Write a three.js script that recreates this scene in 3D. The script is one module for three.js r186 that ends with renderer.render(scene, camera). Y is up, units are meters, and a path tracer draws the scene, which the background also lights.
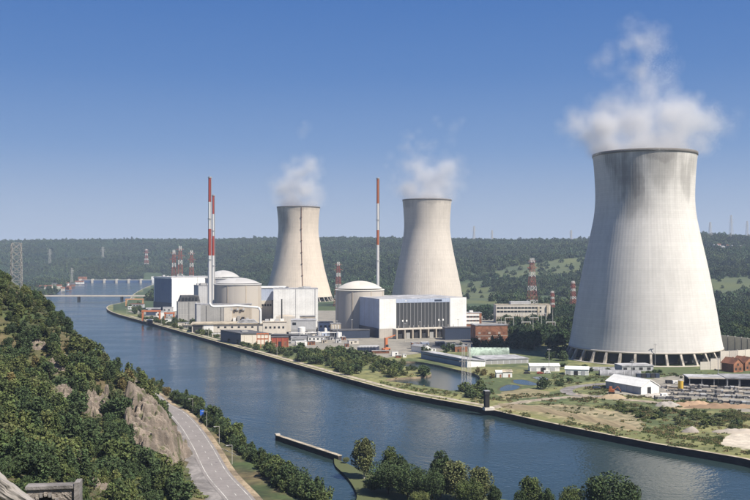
import * as THREE from 'three';
import { mergeGeometries } from 'three/addons/utils/BufferGeometryUtils.js';
import { ImprovedNoise } from 'three/addons/math/ImprovedNoise.js';

// ---------------------------------------------------------------- camera, sky, sun, exposure
const F = 905, CH = 80, HY = 259;            // focal length in px of a 750 wide picture, eye height over the water, eye-level row
const scene = new THREE.Scene();
const camera = new THREE.PerspectiveCamera(2 * Math.atan(259 / F) * 180 / Math.PI, 750 / 518, 1, 30000);
camera.setViewOffset(750, 518, 0, 0, 750, 500);
camera.position.set(0, CH, 0);
camera.lookAt(0, CH, -100);
const renderer = new THREE.WebGLRenderer({ antialias: true });
renderer.toneMapping = THREE.LinearToneMapping;
renderer.toneMappingExposure = 1.62;
renderer.shadowMap.enabled = true;
const SUN_AZ = 53, SUN_EL = 51;              // degrees: to the right of straight behind the camera; above the horizon
{
  const W = 512, H = 256, a = new Float32Array(W * H * 4);
  const stops = [[0, .47, .54, .645], [.05, .365, .455, .61], [.12, .195, .32, .56], [.2, .108, .228, .50], [.28, .07, .178, .455], [.45, .045, .13, .36], [1, .03, .08, .25]];
  for (let y = 0; y < H; y++) {
    const s = Math.max(0, Math.sin((y / (H - 1) - .5) * Math.PI));
    let k = 0; while (k < stops.length - 2 && s > stops[k + 1][0]) k++;
    const p = stops[k], q = stops[k + 1], t = (s - p[0]) / (q[0] - p[0]);
    for (let x = 0; x < W; x++) {
      const o = (y * W + x) * 4;
      for (let c = 0; c < 3; c++) a[o + c] = .66 * (p[c + 1] + (q[c + 1] - p[c + 1]) * t);
      a[o + 3] = 1;
    }
  }
  const t = new THREE.DataTexture(a, W, H, THREE.RGBAFormat, THREE.FloatType);
  t.mapping = THREE.EquirectangularReflectionMapping; t.magFilter = THREE.LinearFilter; t.needsUpdate = true;
  scene.background = t; scene.environment = t;
}
const sun = new THREE.DirectionalLight(new THREE.Color(1, .93, .83), 5);
{
  const az = SUN_AZ * Math.PI / 180, el = SUN_EL * Math.PI / 180;
  sun.target.position.set(0, 0, -900);
  sun.position.set(Math.sin(az) * Math.cos(el) * 3000, Math.sin(el) * 3000, -900 + Math.cos(az) * Math.cos(el) * 3000);
  sun.castShadow = true; sun.shadow.mapSize.set(4096, 4096);
  Object.assign(sun.shadow.camera, { left: -1500, right: 1500, top: 1500, bottom: -1500, near: 10, far: 8000 });
  scene.add(sun, sun.target);
}
scene.fog = new THREE.FogExp2(new THREE.Color(.62, .76, 1), .00008);

// ---------------------------------------------------------------- helpers
function rng(s) { return () => { s |= 0; s = s + 0x6D2B79F5 | 0; let t = Math.imul(s ^ s >>> 15, 1 | s); t = t + Math.imul(t ^ t >>> 7, 61 | t) ^ t; return ((t ^ t >>> 14) >>> 0) / 4294967296; }; }
const PN = new ImprovedNoise();
const n3 = (x, y, z) => PN.noise(x + 100.37, y + 100.71, z + 100.13);
function fbm(x, y, z = 0, o = 4) { let s = 0, a = .5; for (let i = 0; i < o; i++) { s += a * n3(x, y, z); x *= 2.03; y *= 2.03; z *= 2.03; a *= .5; } return s; }
const clamp = (v, a, b) => Math.min(b, Math.max(a, v)), lerp = (a, b, t) => a + (b - a) * t;
const smooth = (a, b, v) => { const t = clamp((v - a) / (b - a), 0, 1); return t * t * (3 - 2 * t); };
// the ground point of height h that lies in a given direction: [x, depth]
const G = (px, py, h = 4) => { const d = (CH - h) * F / (py - HY); return [(px - 375) / F * d, d]; };
const X = (px, d) => (px - 375) / F * d;
const taken = {};
function numbered(n) { const k = taken[n] = (taken[n] ?? -1) + 1; return k ? n + '_' + String(k).padStart(3, '0') : n; }
function mark(o, label, category, group, kind) { o.userData = { ...(label && { label }), ...(category && { category }), ...(group && { group }), ...(kind && { kind }) }; return o; }
function thing(name, label, category, group, x, d, h = 4, yaw = 0) {
  const o = new THREE.Group(); o.name = numbered(name); o.position.set(x, h, -d); o.rotation.y = yaw * Math.PI / 180;
  scene.add(o); return mark(o, label, category, group);
}
function part(parent, name, geo, mat, x = 0, y = 0, z = 0, label) {
  const m = new THREE.Mesh(geo, mat); m.name = name; m.position.set(x, y, z); m.castShadow = m.receiveShadow = true;
  if (label) m.userData.label = label;
  parent.add(m); return m;
}
function single(name, geo, mat, label, category, group, kind) {
  const m = new THREE.Mesh(geo, mat); m.name = numbered(name); m.castShadow = m.receiveShadow = true; scene.add(m);
  return mark(m, label, category, group, kind);
}
const boxes = new Map();
function box(w, h, d) {       // standing on y = 0, centred in x and z, uv in metres
  const key = [w, h, d].map((v) => v.toFixed(3)).join();
  if (boxes.has(key)) return boxes.get(key);
  const g = new THREE.BoxGeometry(w, h, d), uv = g.attributes.uv, s = [[d, h], [d, h], [w, d], [w, d], [w, h], [w, h]];
  for (let i = 0; i < uv.count; i++) { const f = i >> 2; uv.setXY(i, uv.getX(i) * s[f][0], uv.getY(i) * s[f][1]); }
  g.translate(0, h / 2, 0); boxes.set(key, g); return g;
}
function beam(a, b, t, t2 = t) {
  const A = new THREE.Vector3(...a), B = new THREE.Vector3(...b), L = A.distanceTo(B), g = new THREE.BoxGeometry(t, L, t2);
  g.applyQuaternion(new THREE.Quaternion().setFromUnitVectors(new THREE.Vector3(0, 1, 0), B.clone().sub(A).normalize()));
  return g.translate((A.x + B.x) / 2, (A.y + B.y) / 2, (A.z + B.z) / 2);
}
const cyl = (r0, r1, h, n = 32, open = false) => new THREE.CylinderGeometry(r1, r0, h, n, 1, open).translate(0, h / 2, 0);
function prism(pts, len) {     // outline [x, y] extruded along -z from z = 0
  const s = new THREE.Shape(pts.map((p) => new THREE.Vector2(...p)));
  return new THREE.ExtrudeGeometry(s, { depth: len, bevelEnabled: false }).translate(0, 0, -len);
}
function tex(W, H, fn, srgb, rx = 1, ry = 1) {
  const a = new Uint8Array(W * H * 4);
  for (let y = 0; y < H; y++) for (let x = 0; x < W; x++) {
    const c = fn(x / W, y / H, x, y), o = (y * W + x) * 4;
    if (typeof c === 'number') a[o] = a[o + 1] = a[o + 2] = clamp(c * 255, 0, 255);
    else for (let k = 0; k < 3; k++) a[o + k] = clamp(c[k] * 255, 0, 255);
    a[o + 3] = 255;
  }
  const t = new THREE.DataTexture(a, W, H, THREE.RGBAFormat); t.wrapS = t.wrapT = THREE.RepeatWrapping; t.magFilter = THREE.LinearFilter; t.minFilter = THREE.LinearMipmapLinearFilter;
  if (srgb) t.colorSpace = THREE.SRGBColorSpace;
  t.repeat.set(rx, ry); t.needsUpdate = true; return t;
}
// tiling noise
const tn = (u, v, f, s = 0) => { const a = u * 2 * Math.PI, b = v * 2 * Math.PI, R = f / (2 * Math.PI); return n3(Math.cos(a) * R + s, Math.sin(a) * R + Math.cos(b) * R * 1.3, Math.sin(b) * R * 1.3 + s * .7); };
const mottle = tex(256, 256, (u, v) => .86 + .22 * tn(u, v, 6) + .16 * tn(u, v, 17, 3) + .1 * tn(u, v, 50, 7), true, 1 / 37, 1 / 37);
const streak = tex(256, 256, (u, v) => .95 + .035 * tn(u, .3, 60, 2) + .05 * tn(u, .7, 140, 6) + .045 * tn(u, v, 5, 5) + .04 * tn(u, v, 30, 9), true, 1 / 47, 1 / 47);
const corrug = tex(64, 8, (u) => .5 + .5 * Math.sin(u * Math.PI * 8), false, 1 / 4, 1 / 4);
const grit = tex(256, 256, (u, v) => .5 + .45 * tn(u, v, 30) + .4 * tn(u, v, 80, 4), false, 1 / 12, 1 / 12);
const std = (r, g, b, o = {}) => new THREE.MeshStandardMaterial({ color: new THREE.Color().setRGB(r, g, b), roughness: .85, ...o });
const M = {
  white: std(.84, .83, .79, { map: streak, bumpMap: corrug, bumpScale: .06, roughness: .6 }),
  whitePlain: std(.81, .80, .76, { map: streak, roughness: .6 }),
  cream: std(.62, .57, .49, { map: streak }),
  paleGrey: std(.46, .46, .46, { map: streak }),
  grey: std(.34, .335, .32, { map: streak }),
  tan: std(.45, .39, .31, { map: streak }),
  concrete: std(.47, .43, .375, { map: streak }),
  dome: std(.64, .61, .54, { map: mottle, roughness: .6 }),
  domeGrey: std(.52, .51, .49, { map: mottle, roughness: .6 }),
  darkRoof: std(.11, .11, .115, { map: mottle }),
  greyRoof: std(.30, .30, .31, { map: mottle, bumpMap: corrug, bumpScale: .05 }),
  lightRoof: std(.44, .44, .45, { map: mottle, bumpMap: corrug, bumpScale: .05 }),
  blue: std(.075, .13, .24, { map: streak, bumpMap: corrug, bumpScale: .06, roughness: .5 }),
  navy: std(.035, .05, .085, { map: streak, roughness: .5 }),
  paleBlue: std(.42, .48, .60, { map: streak, bumpMap: corrug, bumpScale: .06, roughness: .5 }),
  steelBlue: std(.14, .24, .36, { map: streak, bumpMap: corrug, bumpScale: .06, roughness: .5 }),
  glass: std(.03, .035, .04, { roughness: .15, metalness: .0 }),
  dark: std(.025, .025, .028), black: std(.012, .012, .013),
  brick: std(.36, .16, .085, { map: mottle }), brickRoof: std(.22, .09, .05, { map: mottle }),
  orange: std(.46, .15, .06, { roughness: .5 }), red: std(.33, .075, .05, { roughness: .5 }),
  redBand: std(.42, .06, .035, { map: streak, roughness: .6 }), orangeBand: std(.46, .13, .05, { map: streak, roughness: .6 }),
  whiteBand: std(.72, .70, .66, { map: streak, roughness: .6 }),
  steel: std(.36, .36, .36, { roughness: .5, metalness: .2 }), galv: std(.46, .44, .40, { roughness: .5 }),
  pylonRed: std(.27, .085, .065), pylonWhite: std(.6, .58, .55),
  green: std(.42, .52, .43, { map: mottle, bumpMap: corrug, bumpScale: .05 }),
  yellow: std(.55, .36, .05, { roughness: .5 }), signBlue: std(.03, .12, .5, { roughness: .4 }),
  asphalt: std(.24, .218, .205, { map: streak, bumpMap: grit, bumpScale: .02 }),
  gravel: std(.26, .24, .225, { map: mottle, bumpMap: grit, bumpScale: .06 }),
  dirt: std(.40, .335, .25, { map: mottle, bumpMap: grit, bumpScale: .12 }),
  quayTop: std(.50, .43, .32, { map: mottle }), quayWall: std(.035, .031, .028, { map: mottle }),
  sand: std(.36, .28, .18, { map: mottle, bumpMap: grit, bumpScale: .12 }),
  paint: std(.56, .545, .50, { map: mottle }),
  bark: std(.10, .075, .055), birch: std(.42, .40, .36),
  stone: std(.33, .29, .25, { map: mottle, bumpMap: grit, bumpScale: .15 }),
};

// ---------------------------------------------------------------- river banks
const ptsOf = (list, h) => list.map(([a, b]) => G(a, b, h));
// quay line of the far bank, from beyond the frame on the right to the bend and on upstream ([x, depth])
const quay = [[520, 250], [300, 292], ...ptsOf([[800, 474], [750, 460], [705, 452], [660, 444.5], [615, 436], [570, 427], [525, 417.5], [484, 408], [440, 400], [400, 392.3], [360, 382], [320, 371], [285, 361], [250, 351], [220, 342.5], [190, 334], [165, 327], [145, 321.5], [128, 317], [117, 313.8], [110, 311], [107, 308.5], [107.5, 306.5], [112, 304.5], [121, 302.8]], 4), [-462, 1700], [-520, 1950], [-600, 2350], [-700, 2900], [-820, 3350]];
const smoothLine = (pts, n) => new THREE.CatmullRomCurve3(pts.map(([x, d]) => new THREE.Vector3(x, 0, d)), false, 'centripetal').getSpacedPoints(n).map((p) => [p.x, p.z]);
const quayS = smoothLine(quay, 260);
const basin = smoothLine(ptsOf([[384, 381.5], [395, 379.5], [412, 378.6], [425, 377.5], [431, 375.5], [429, 372.5], [420, 370], [405, 367.5], [392, 365.2], [380, 363], [384, 361.6], [398, 362.6], [415, 362.8], [430, 365], [446, 368.5], [462, 372.3], [474, 375], [480, 379], [477, 384], [466, 389.5], [452, 392.3], [436, 389.6], [410, 385.4], [392, 383.2], [384, 381.5]], 3), 150);
const inside = (poly, x, y) => { let c = false; for (let i = 0, j = poly.length - 1; i < poly.length; j = i++) { const [a, b] = poly[i], [e, f] = poly[j]; if ((b > y) !== (f > y) && x < (e - a) * (y - b) / (f - b) + a) c = !c; } return c; };
const landPoly = [...quayS, [2600, 3350], [2600, 250]];
const isLand = (x, d) => inside(landPoly, x, d) && !inside(basin, x, d);
// distance from the quay line
const quayDist = (x, d) => { let b = 1e9; for (let i = 0; i < quayS.length; i += 1) { const q = (quayS[i][0] - x) ** 2 + (quayS[i][1] - d) ** 2; if (q < b) b = q; } return Math.sqrt(b); };
{
  const H = new Float32Array(0);
  // water: one broad sheet
  const wave = tex(1024, 1024, (u, v) => .5 + .30 * tn(u, v, 60) + .26 * tn(u * 1, v, 130, 5) + .18 * tn(u, v, 260, 9) + .16 * tn(u, v, 22, 2), false, 1 / 173, 1 / 173);
  const calm = tex(512, 512, (u, v) => .085 + .11 * smooth(-.5, .6, tn(u, v, 9) + .5 * tn(u, v, 27, 4)), false, 1 / 640, 1 / 410);
  const wm = new THREE.MeshPhysicalMaterial({ color: new THREE.Color().setRGB(.02, .036, .037), roughness: 1, roughnessMap: calm, bumpMap: wave, bumpScale: .13, ior: 1.33 });
  M.water = wm;
  const g = new THREE.PlaneGeometry(6000, 7000), uv = g.attributes.uv;
  for (let i = 0; i < uv.count; i++) uv.setXY(i, uv.getX(i) * 6000, uv.getY(i) * 7000);
  const w = single('river', g, wm, 'broad blue river winding past the plant', 'river', null, 'structure');
  w.rotation.x = -Math.PI / 2; w.position.set(0, 1.3, -2600);
}
// colours of the far bank, drawn as a map of what lies where ([x, depth] in metres)
const paths = {
  dirtRoad: { w: 4.5, pts: [[486, 409], [510, 404], [540, 399.5], [565, 397.5], [590, 396.5], [602, 396]] },
  yardRoad: { w: 7, pts: [[600, 397], [575, 395], [566, 391], [572, 387.5], [590, 385], [612, 383.5], [640, 384]] },
  loop: { w: 5, pts: [[575, 394], [592, 397], [612, 398.5], [640, 401], [668, 404]] },
  quayTrack: { w: 4, pts: [[486, 405.6], [440, 397], [400, 389.5], [360, 379.2], [320, 368.4], [285, 358.5], [250, 348.8], [220, 340.4], [190, 332], [165, 325.3], [145, 319.9], [130, 316]] },
};
const segDist = (x, d, line) => { let b = 1e9; for (let i = 1; i < line.length; i++) { const [ax, ay] = line[i - 1], [bx, by] = line[i], l = (bx - ax) ** 2 + (by - ay) ** 2, t = clamp(((x - ax) * (bx - ax) + (d - ay) * (by - ay)) / l, 0, 1), q = (ax + t * (bx - ax) - x) ** 2 + (ay + t * (by - ay) - d) ** 2; if (q < b) b = q; } return Math.sqrt(b); };
for (const k in paths) paths[k].line = ptsOf(paths[k].pts, 4);
// zones on the far bank, as outlines
const zone = (l) => ptsOf(l, 4);
const zones = {
  yard: zone([[655, 378], [690, 374], [780, 380], [800, 414], [745, 412], [705, 399], [668, 401], [640, 396], [606, 394], [612, 386]]),
  slope: zone([[486, 410], [520, 406], [560, 404], [600, 408], [640, 415], [645, 432], [600, 428], [560, 420], [520, 412]]),
  bare: zone([[660, 402], [690, 404], [700, 408], [676, 410], [655, 406]]),
  whitesoil: zone([[722, 438], [742, 428], [780, 432], [780, 458], [748, 451], [720, 446]]),
  plant: zone([[110, 303], [170, 300], [300, 297], [480, 306], [520, 318], [500, 336], [470, 348], [430, 352], [385, 358], [345, 352], [290, 346], [230, 342], [170, 322], [125, 311]]),
  plot: zone([[486, 352], [520, 352], [540, 366], [560, 376], [520, 376], [488, 377]]),
  pit: zone([[500, 392], [530, 388], [552, 391], [545, 396], [515, 399], [500, 398]]),
};
{
  const N = 2048, X0 = -420, D0 = 300, S = 1024, a = new Uint8Array(N * N * 4);
  const cell = 8, M2 = N / cell + 1, coarse = new Float32Array(M2 * M2 * 2);
  for (let j = 0; j < M2; j++) for (let i = 0; i < M2; i++) {
    const x = X0 + i * cell / N * S, d = D0 + j * cell / N * S;
    coarse[(j * M2 + i) * 2] = quayDist(x, d);
    coarse[(j * M2 + i) * 2 + 1] = fbm(x / 70, d / 70, 3, 3);
  }
  const at = (i, j, k) => { const u = i / cell, v = j / cell, iu = Math.floor(u), iv = Math.floor(v), fu = u - iu, fv = v - iv, g = (p, q) => coarse[(q * M2 + p) * 2 + k]; return lerp(lerp(g(iu, iv), g(iu + 1, iv), fu), lerp(g(iu, iv + 1), g(iu + 1, iv + 1), fu), fv); };
  const r = rng(4);
  for (let j = 0; j < N; j++) for (let i = 0; i < N; i++) {
    const x = X0 + i / N * S, d = D0 + j / N * S, o = (j * N + i) * 4, q = at(i, j, 0), big = at(i, j, 1);
    const mid = n3(x / 14, d / 14, 1), fine = n3(x / 3.2, d / 3.2, 5), grain = r() - .5;
    let c = [.066, .09, .028];                                                  // grass
    const dry = smooth(-.22, .3, big + .35 * mid + .2 * fine);
    c = [lerp(c[0], .172, dry), lerp(c[1], .168, dry), lerp(c[2], .062, dry)];
    const mix = (k, t) => { for (let n = 0; n < 3; n++) c[n] = lerp(c[n], k[n], t); };
    const wob = 5 * mid + 3 * fine;
    if (d > 560 && inside(zones.plant, x + wob, d + wob)) mix(fine > .15 ? [.20, .185, .165] : [.26, .235, .205], .85);
    if (inside(zones.yard, x + wob, d)) mix([.25, .225, .20], .8);
    if (d < 560 && inside(zones.slope, x + wob, d + wob * .5)) mix(fine + mid > .12 ? [.29, .235, .145] : [.20, .17, .095], .85);
    if (inside(zones.bare, x + wob, d)) mix([.36, .27, .17], .8);
    if (inside(zones.whitesoil, x + wob, d + wob)) mix([.50, .44, .37], .85);
    if (inside(zones.pit, x + wob, d + wob)) mix([.23, .19, .105], .8);
    if (q < 30 && d < 700) mix([.19, .185, .06], .5 * smooth(26, 8, q + wob));
    for (const k of ['dirtRoad', 'loop']) if (d < 560 && segDist(x, d, paths[k].line) < paths[k].w * .75 + fine * 2) mix([.42, .36, .28], .6);
    for (let n = 0; n < 3; n++) a[o + n] = 255 * Math.pow(clamp(c[n] * (1 + .34 * fine + .22 * mid + .3 * grain), 0, 1), 1 / 2.2);
    a[o + 3] = 255;
  }
  const t = new THREE.DataTexture(a, N, N, THREE.RGBAFormat); t.colorSpace = THREE.SRGBColorSpace; t.magFilter = THREE.LinearFilter; t.minFilter = THREE.LinearMipmapLinearFilter; t.wrapS = t.wrapT = THREE.MirroredRepeatWrapping; t.needsUpdate = true;
  M.land = std(1, 1, 1, { map: t, roughness: .95 });
  const flat = (poly, holes = [], y = 4) => {
    const s = new THREE.Shape(poly.map(([x, d]) => new THREE.Vector2(x, d)));
    for (const h of holes) s.holes.push(new THREE.Path(h.map(([x, d]) => new THREE.Vector2(x, d))));
    const g = new THREE.ShapeGeometry(s), p = g.attributes.position, uv = g.attributes.uv;
    for (let i = 0; i < p.count; i++) { const x = p.getX(i), d = p.getY(i); uv.setXY(i, (x - X0) / S, (d - D0) / S); p.setXYZ(i, x, y, -d); }
    g.computeVertexNormals();
    const n = g.attributes.normal; for (let i = 0; i < n.count; i++) n.setXYZ(i, 0, 1, 0);
    return g;
  };
  M.flat = flat;
  single('ground', flat([...quayS, [2600, 3350], [2600, 250]], [basin]), M.land, 'grassy flat river bank on which the plant stands', 'ground', null, 'structure');
}
// a ribbon along a line of [x, depth] points
function ribbon(line, w, y, off = 0, yfn) {
  const c = new THREE.CatmullRomCurve3(line.map(([x, d]) => new THREE.Vector3(x, 0, -d)), false, 'centripetal'), L = c.getLength(), n = Math.max(8, Math.ceil(L / 4)), P = c.getSpacedPoints(n), pos = [], uv = [], idx = [];
  for (let i = 0; i <= n; i++) {
    const t = c.getTangentAt(i / n), nx = -t.z, nz = t.x, p = P[i];
    for (const s of [-1, 1]) { const e = off + s * w / 2; pos.push(p.x + nx * e, yfn ? yfn(p.x, -p.z) + y : y, p.z + nz * e); uv.push(i / n * L, e); }
    if (i < n) idx.push(i * 2, i * 2 + 1, i * 2 + 2, i * 2 + 1, i * 2 + 3, i * 2 + 2);
  }
  const g = new THREE.BufferGeometry(); g.setAttribute('position', new THREE.Float32BufferAttribute(pos, 3)); g.setAttribute('uv', new THREE.Float32BufferAttribute(uv, 2)); g.setIndex(idx); g.computeVertexNormals();
  if (g.attributes.normal.getY(0) < 0) { for (let i = 0; i < idx.length; i += 3) [idx[i], idx[i + 1]] = [idx[i + 1], idx[i]]; g.setIndex(idx); g.computeVertexNormals(); }
  return g;
}
function wallAlong(line, y0, y1) {
  const pos = [], uv = [], idx = []; let L = 0;
  line.forEach(([x, d], i) => { if (i) L += Math.hypot(x - line[i - 1][0], d - line[i - 1][1]); pos.push(x, y0, -d, x, y1, -d); uv.push(L, y0, L, y1); if (i) { const k = i * 2; idx.push(k - 2, k, k - 1, k, k + 1, k - 1); } });
  const g = new THREE.BufferGeometry(); g.setAttribute('position', new THREE.Float32BufferAttribute(pos, 3)); g.setAttribute('uv', new THREE.Float32BufferAttribute(uv, 2)); g.setIndex(idx); g.computeVertexNormals(); return g;
}
{
  const q = thing('quay_wall', 'dark quay wall with a pale coping along the far river bank', 'quay', null, 0, 0, 0);
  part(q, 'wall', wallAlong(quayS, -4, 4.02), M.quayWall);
  const near = quayS.filter(([x, d]) => d > 340 || x < 300);
  part(q, 'coping', ribbon(near, 1.7, 4.12, .5), M.quayTop);
  part(q, 'fender_rail', wallAlong(near.map(([x, d]) => [x - .25, d - .3]), 2.9, 3.3), M.dark);
  single('basin_bank', wallAlong(basin, -2, 4.0), M.sand, 'sandy earth bank round the harbour basin', 'bank', null, 'structure');
  single('harbour_water', M.flat(basin, [], 2.6), M.water2 = M.water.clone(), 'still water of the small harbour basin behind the quay', 'water', null, 'structure');
  M.water2.bumpScale = .12;
  for (const k in paths) single(k === 'quayTrack' ? 'quay_path' : k === 'yardRoad' ? 'access_road' : 'dirt_track', ribbon(paths[k].line, paths[k].w, 4.03 + .008 * Object.keys(paths).indexOf(k)), k === 'yardRoad' ? M.gravel : k === 'quayTrack' ? M.quayTop : M.dirt, { dirtRoad: 'pale dirt track running back from the quay', yardRoad: 'grey access road curving to the white shed', loop: 'dirt track passing in front of the stockyard', quayTrack: 'pale towpath along the edge of the quay' }[k], k === 'yardRoad' ? 'road' : 'path', null, 'structure');
}

// ---------------------------------------------------------------- near bank: the wooded rocky spur, the road, the spit
const roadLine = [[-24, 225], [-34, 255], ...ptsOf([[239, 499], [218, 475], [202, 446], [188.5, 425.6], [175, 412], [162, 405]], 6), [-122, 492], [-150, 545], [-200, 620], [-290, 720], [-400, 880]];
const shore = [[20, 180], [0, 240], ...ptsOf([[303, 500], [283, 486], [262, 468], [243, 452], [222, 434], [206, 418], [190, 407.5], [172, 400]], 1.5), [-135, 555], [-205, 655], [-290, 780], [-360, 930], [-480, 1150], [-590, 1400], [-670, 1700], [-720, 2030], [-830, 2400], [-930, 2760], [-1010, 3100], [-1100, 3400]];
const shoreS = smoothLine(shore, 240);
const nearPoly = [...shoreS, [-3500, 3400], [-3500, -200], [60, -200]];
let hillAt;
{
  const pts = [];
  const add = (px, py, d, minus = 0) => pts.push([X(px, d), d, CH - (py - HY) / F * d - minus]);
  [[150, 402, 345, 3], [130, 377, 365, 4], [115, 354, 385, 5], [100, 338, 405, 6], [75, 320, 430, 6], [50, 300, 460, 6], [24, 288, 490, 5], [0, 282, 510, 5], [-60, 270, 560, 5],
    [140, 440, 325, 0], [140, 470, 298, 0], [165, 440, 333, 0], [100, 440, 300, 2], [100, 400, 340, 3], [100, 370, 365, 4], [60, 400, 330, 2], [60, 350, 390, 4], [0, 350, 380, 4], [0, 400, 300, 3], [-60, 400, 300, 3], [0, 450, 220, 3], [0, 515, 130, 3], [40, 512, 120, 3], [70, 520, 120, 3],
    [60, 470, 215, 3], [100, 480, 235, 2], [100, 500, 215, 2], [150, 500, 250, 1], [178, 500, 272, 0], [120, 460, 268, 2]].forEach((a) => add(...a));
  for (const [x, d] of roadLine.slice(0, 11)) pts.push([x - 8, d, 6.5]);
  pts.push([-330, 520, 92], [-330, 300, 75], [-220, 200, 76], [-130, 60, 84], [-40, 20, 70], [-30, 80, 52], [10, 10, 68], [30, 60, 48], [0, 100, 34], [0, 200, 8], [-20, 160, 24], [40, 150, 8],
    [-175, 560, 14], [-245, 620, 24], [-215, 585, 30], [-330, 720, 50], [-420, 600, 95], [-420, 850, 30], [-420, 200, 90], [-150, 480, 26], [-132, 455, 16], [-120, 425, 14], [-108, 390, 12]);
  // thin plate spline through those spot heights
  const n = pts.length, U = (r2) => r2 < 1e-9 ? 0 : .5 * r2 * Math.log(r2), S = 100, A = [];
  for (let i = 0; i < n + 3; i++) A.push(new Float64Array(n + 4));
  for (let i = 0; i < n; i++) {
    for (let j = 0; j < n; j++) A[i][j] = U(((pts[i][0] - pts[j][0]) / S) ** 2 + ((pts[i][1] - pts[j][1]) / S) ** 2) + (i === j ? .004 : 0);
    A[i][n] = A[n][i] = 1; A[i][n + 1] = A[n + 1][i] = pts[i][0] / S; A[i][n + 2] = A[n + 2][i] = pts[i][1] / S; A[i][n + 3] = pts[i][2];
  }
  const N = n + 3;
  for (let i = 0; i < N; i++) {
    let m = i; for (let k = i + 1; k < N; k++) if (Math.abs(A[k][i]) > Math.abs(A[m][i])) m = k;
    [A[i], A[m]] = [A[m], A[i]];
    for (let k = i + 1; k < N; k++) { const f = A[k][i] / A[i][i]; if (f) for (let j = i; j <= N; j++) A[k][j] -= f * A[i][j]; }
  }
  const w = new Float64Array(N);
  for (let i = N - 1; i >= 0; i--) { let s = A[i][N]; for (let j = i + 1; j < N; j++) s -= A[i][j] * w[j]; w[i] = s / A[i][i]; }
  const tps = (x, d) => { let h = w[n] + w[n + 1] * x / S + w[n + 2] * d / S; for (let i = 0; i < n; i++) h += w[i] * U(((pts[i][0] - x) / S) ** 2 + ((pts[i][1] - d) / S) ** 2); return h; };
  const rl = smoothLine(roadLine, 160), lineDist = (x, d, l) => { let b = 1e9; for (const [a, c] of l) { const q = (a - x) ** 2 + (c - d) ** 2; if (q < b) b = q; } return Math.sqrt(b); };
  hillAt = (x, d) => {
    let h = tps(x, d); const land = inside(nearPoly, x, d);
    const rd = lineDist(x, d, rl), sd = lineDist(x, d, shoreS);
    h = Math.max(h, 6) + (rd > 14 ? 1.6 * fbm(x / 12, d / 12, 7, 4) * smooth(14, 24, rd) : 0);
    if (d < 240) h = Math.min(h, Math.max(5, CH - .29 * d - 6 + (x < -30 ? (-30 - x) * .6 : 0)));
    if (d < 900) h = lerp(5.9, h, smooth(8, 17, rd));
    if (!land) return Math.max(-4, 2 - sd * .8);
    const cap = 1.2 + sd * .62; if (rd < 40) h = Math.min(h, cap);
    return h;
  };
  const x0 = -430, x1 = 110, d0 = -20, d1 = 760, st = 3, nx = Math.round((x1 - x0) / st), nd = Math.round((d1 - d0) / st), pos = [], uv = [], col = [], idx = [];
  for (let j = 0; j <= nd; j++) for (let i = 0; i <= nx; i++) {
    const x = x0 + i * st, d = d0 + j * st, h = hillAt(x, d); pos.push(x, h, -d); uv.push(x, d);
    const a = fbm(x / 22, d / 22, 2, 3), b = n3(x / 5, d / 5, 4), t = smooth(-.25, .3, a + .3 * b);
    col.push(lerp(.05, .16, t), lerp(.075, .125, t), lerp(.022, .06, t));
  }
  for (let j = 0; j < nd; j++) for (let i = 0; i < nx; i++) { const k = j * (nx + 1) + i; idx.push(k, k + 1, k + nx + 2, k, k + nx + 2, k + nx + 1); }
  const g = new THREE.BufferGeometry(); g.setAttribute('position', new THREE.Float32BufferAttribute(pos, 3)); g.setAttribute('uv', new THREE.Float32BufferAttribute(uv, 2)); g.setAttribute('color', new THREE.Float32BufferAttribute(col, 3)); g.setIndex(idx); g.computeVertexNormals();
  M.hill = std(1, 1, 1, { vertexColors: true, map: mottle, roughness: .95 });
  single('hillside', g, M.hill, 'steep scrubby hillside falling to the riverside road', 'hillside', null, 'structure');
  // low bank further upstream on the same side, and the land behind
  single('left_bank', M.flat([...shoreS.filter(([x, d]) => d > 700), [-3500, 3400], [-3500, 720], [-440, 720]], [], 3.5), M.hill2 = std(.09, .11, .05, { map: mottle }), 'low green river bank upstream behind the wooded spur', 'ground', null, 'structure');
  // road
  const rn = roadLine.slice(0, 10);
  single('road', ribbon(rn, 9.2, 6.09), M.asphalt, 'two-lane asphalt road curving along the river below the cliff', 'road', null, 'structure');
  single('lay_by', ribbon(roadLine.slice(0, 6), 7.5, 6.03, -8), M.gravel, 'grey gravel lay-by between road and cliff', 'lay-by', null, 'structure');
  single('verge', ribbon(rn, 2.4, 6.04, 5.6), M.sand, 'sandy verge between road and riverside hedge', 'verge', null, 'structure');
  for (const [off, lb] of [[-3.5, 'white edge line on the cliff side of the road'], [3.5, 'white edge line on the river side of the road']]) single('edge_line', ribbon(rn, .27, 6.105, off), M.paint, lb, 'road marking', null, 'structure');
  const c = new THREE.CatmullRomCurve3(rn.map(([x, d]) => new THREE.Vector3(x, 0, d)), false, 'centripetal'), L = c.getLength();
  for (let s = 6; s < L - 10; s += 11) {
    const a = c.getPointAt(s / L), b = c.getPointAt((s + 3.4) / L);
    if (a.z > 470) break;
    const g2 = ribbon([[a.x, a.z], [b.x, b.z]], .22, 6.105);
    single('lane_dash', g2, M.paint, 'short white dash of the broken centre line of the riverside road', 'road marking', 'centre line dashes', 'structure');
  }
  // spit with the stone jetty
  const spit = smoothLine([...ptsOf([[334, 458], [346, 463], [362, 470], [385, 477], [408, 481], [440, 489], [480, 496], [530, 503], [600, 512], [700, 522]], 2), [120, 236], [40, 236], ...ptsOf([[340, 524], [350, 510], [357, 497], [352, 484], [344, 474], [335, 465], [334, 458]], 2)], 120);
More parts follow.
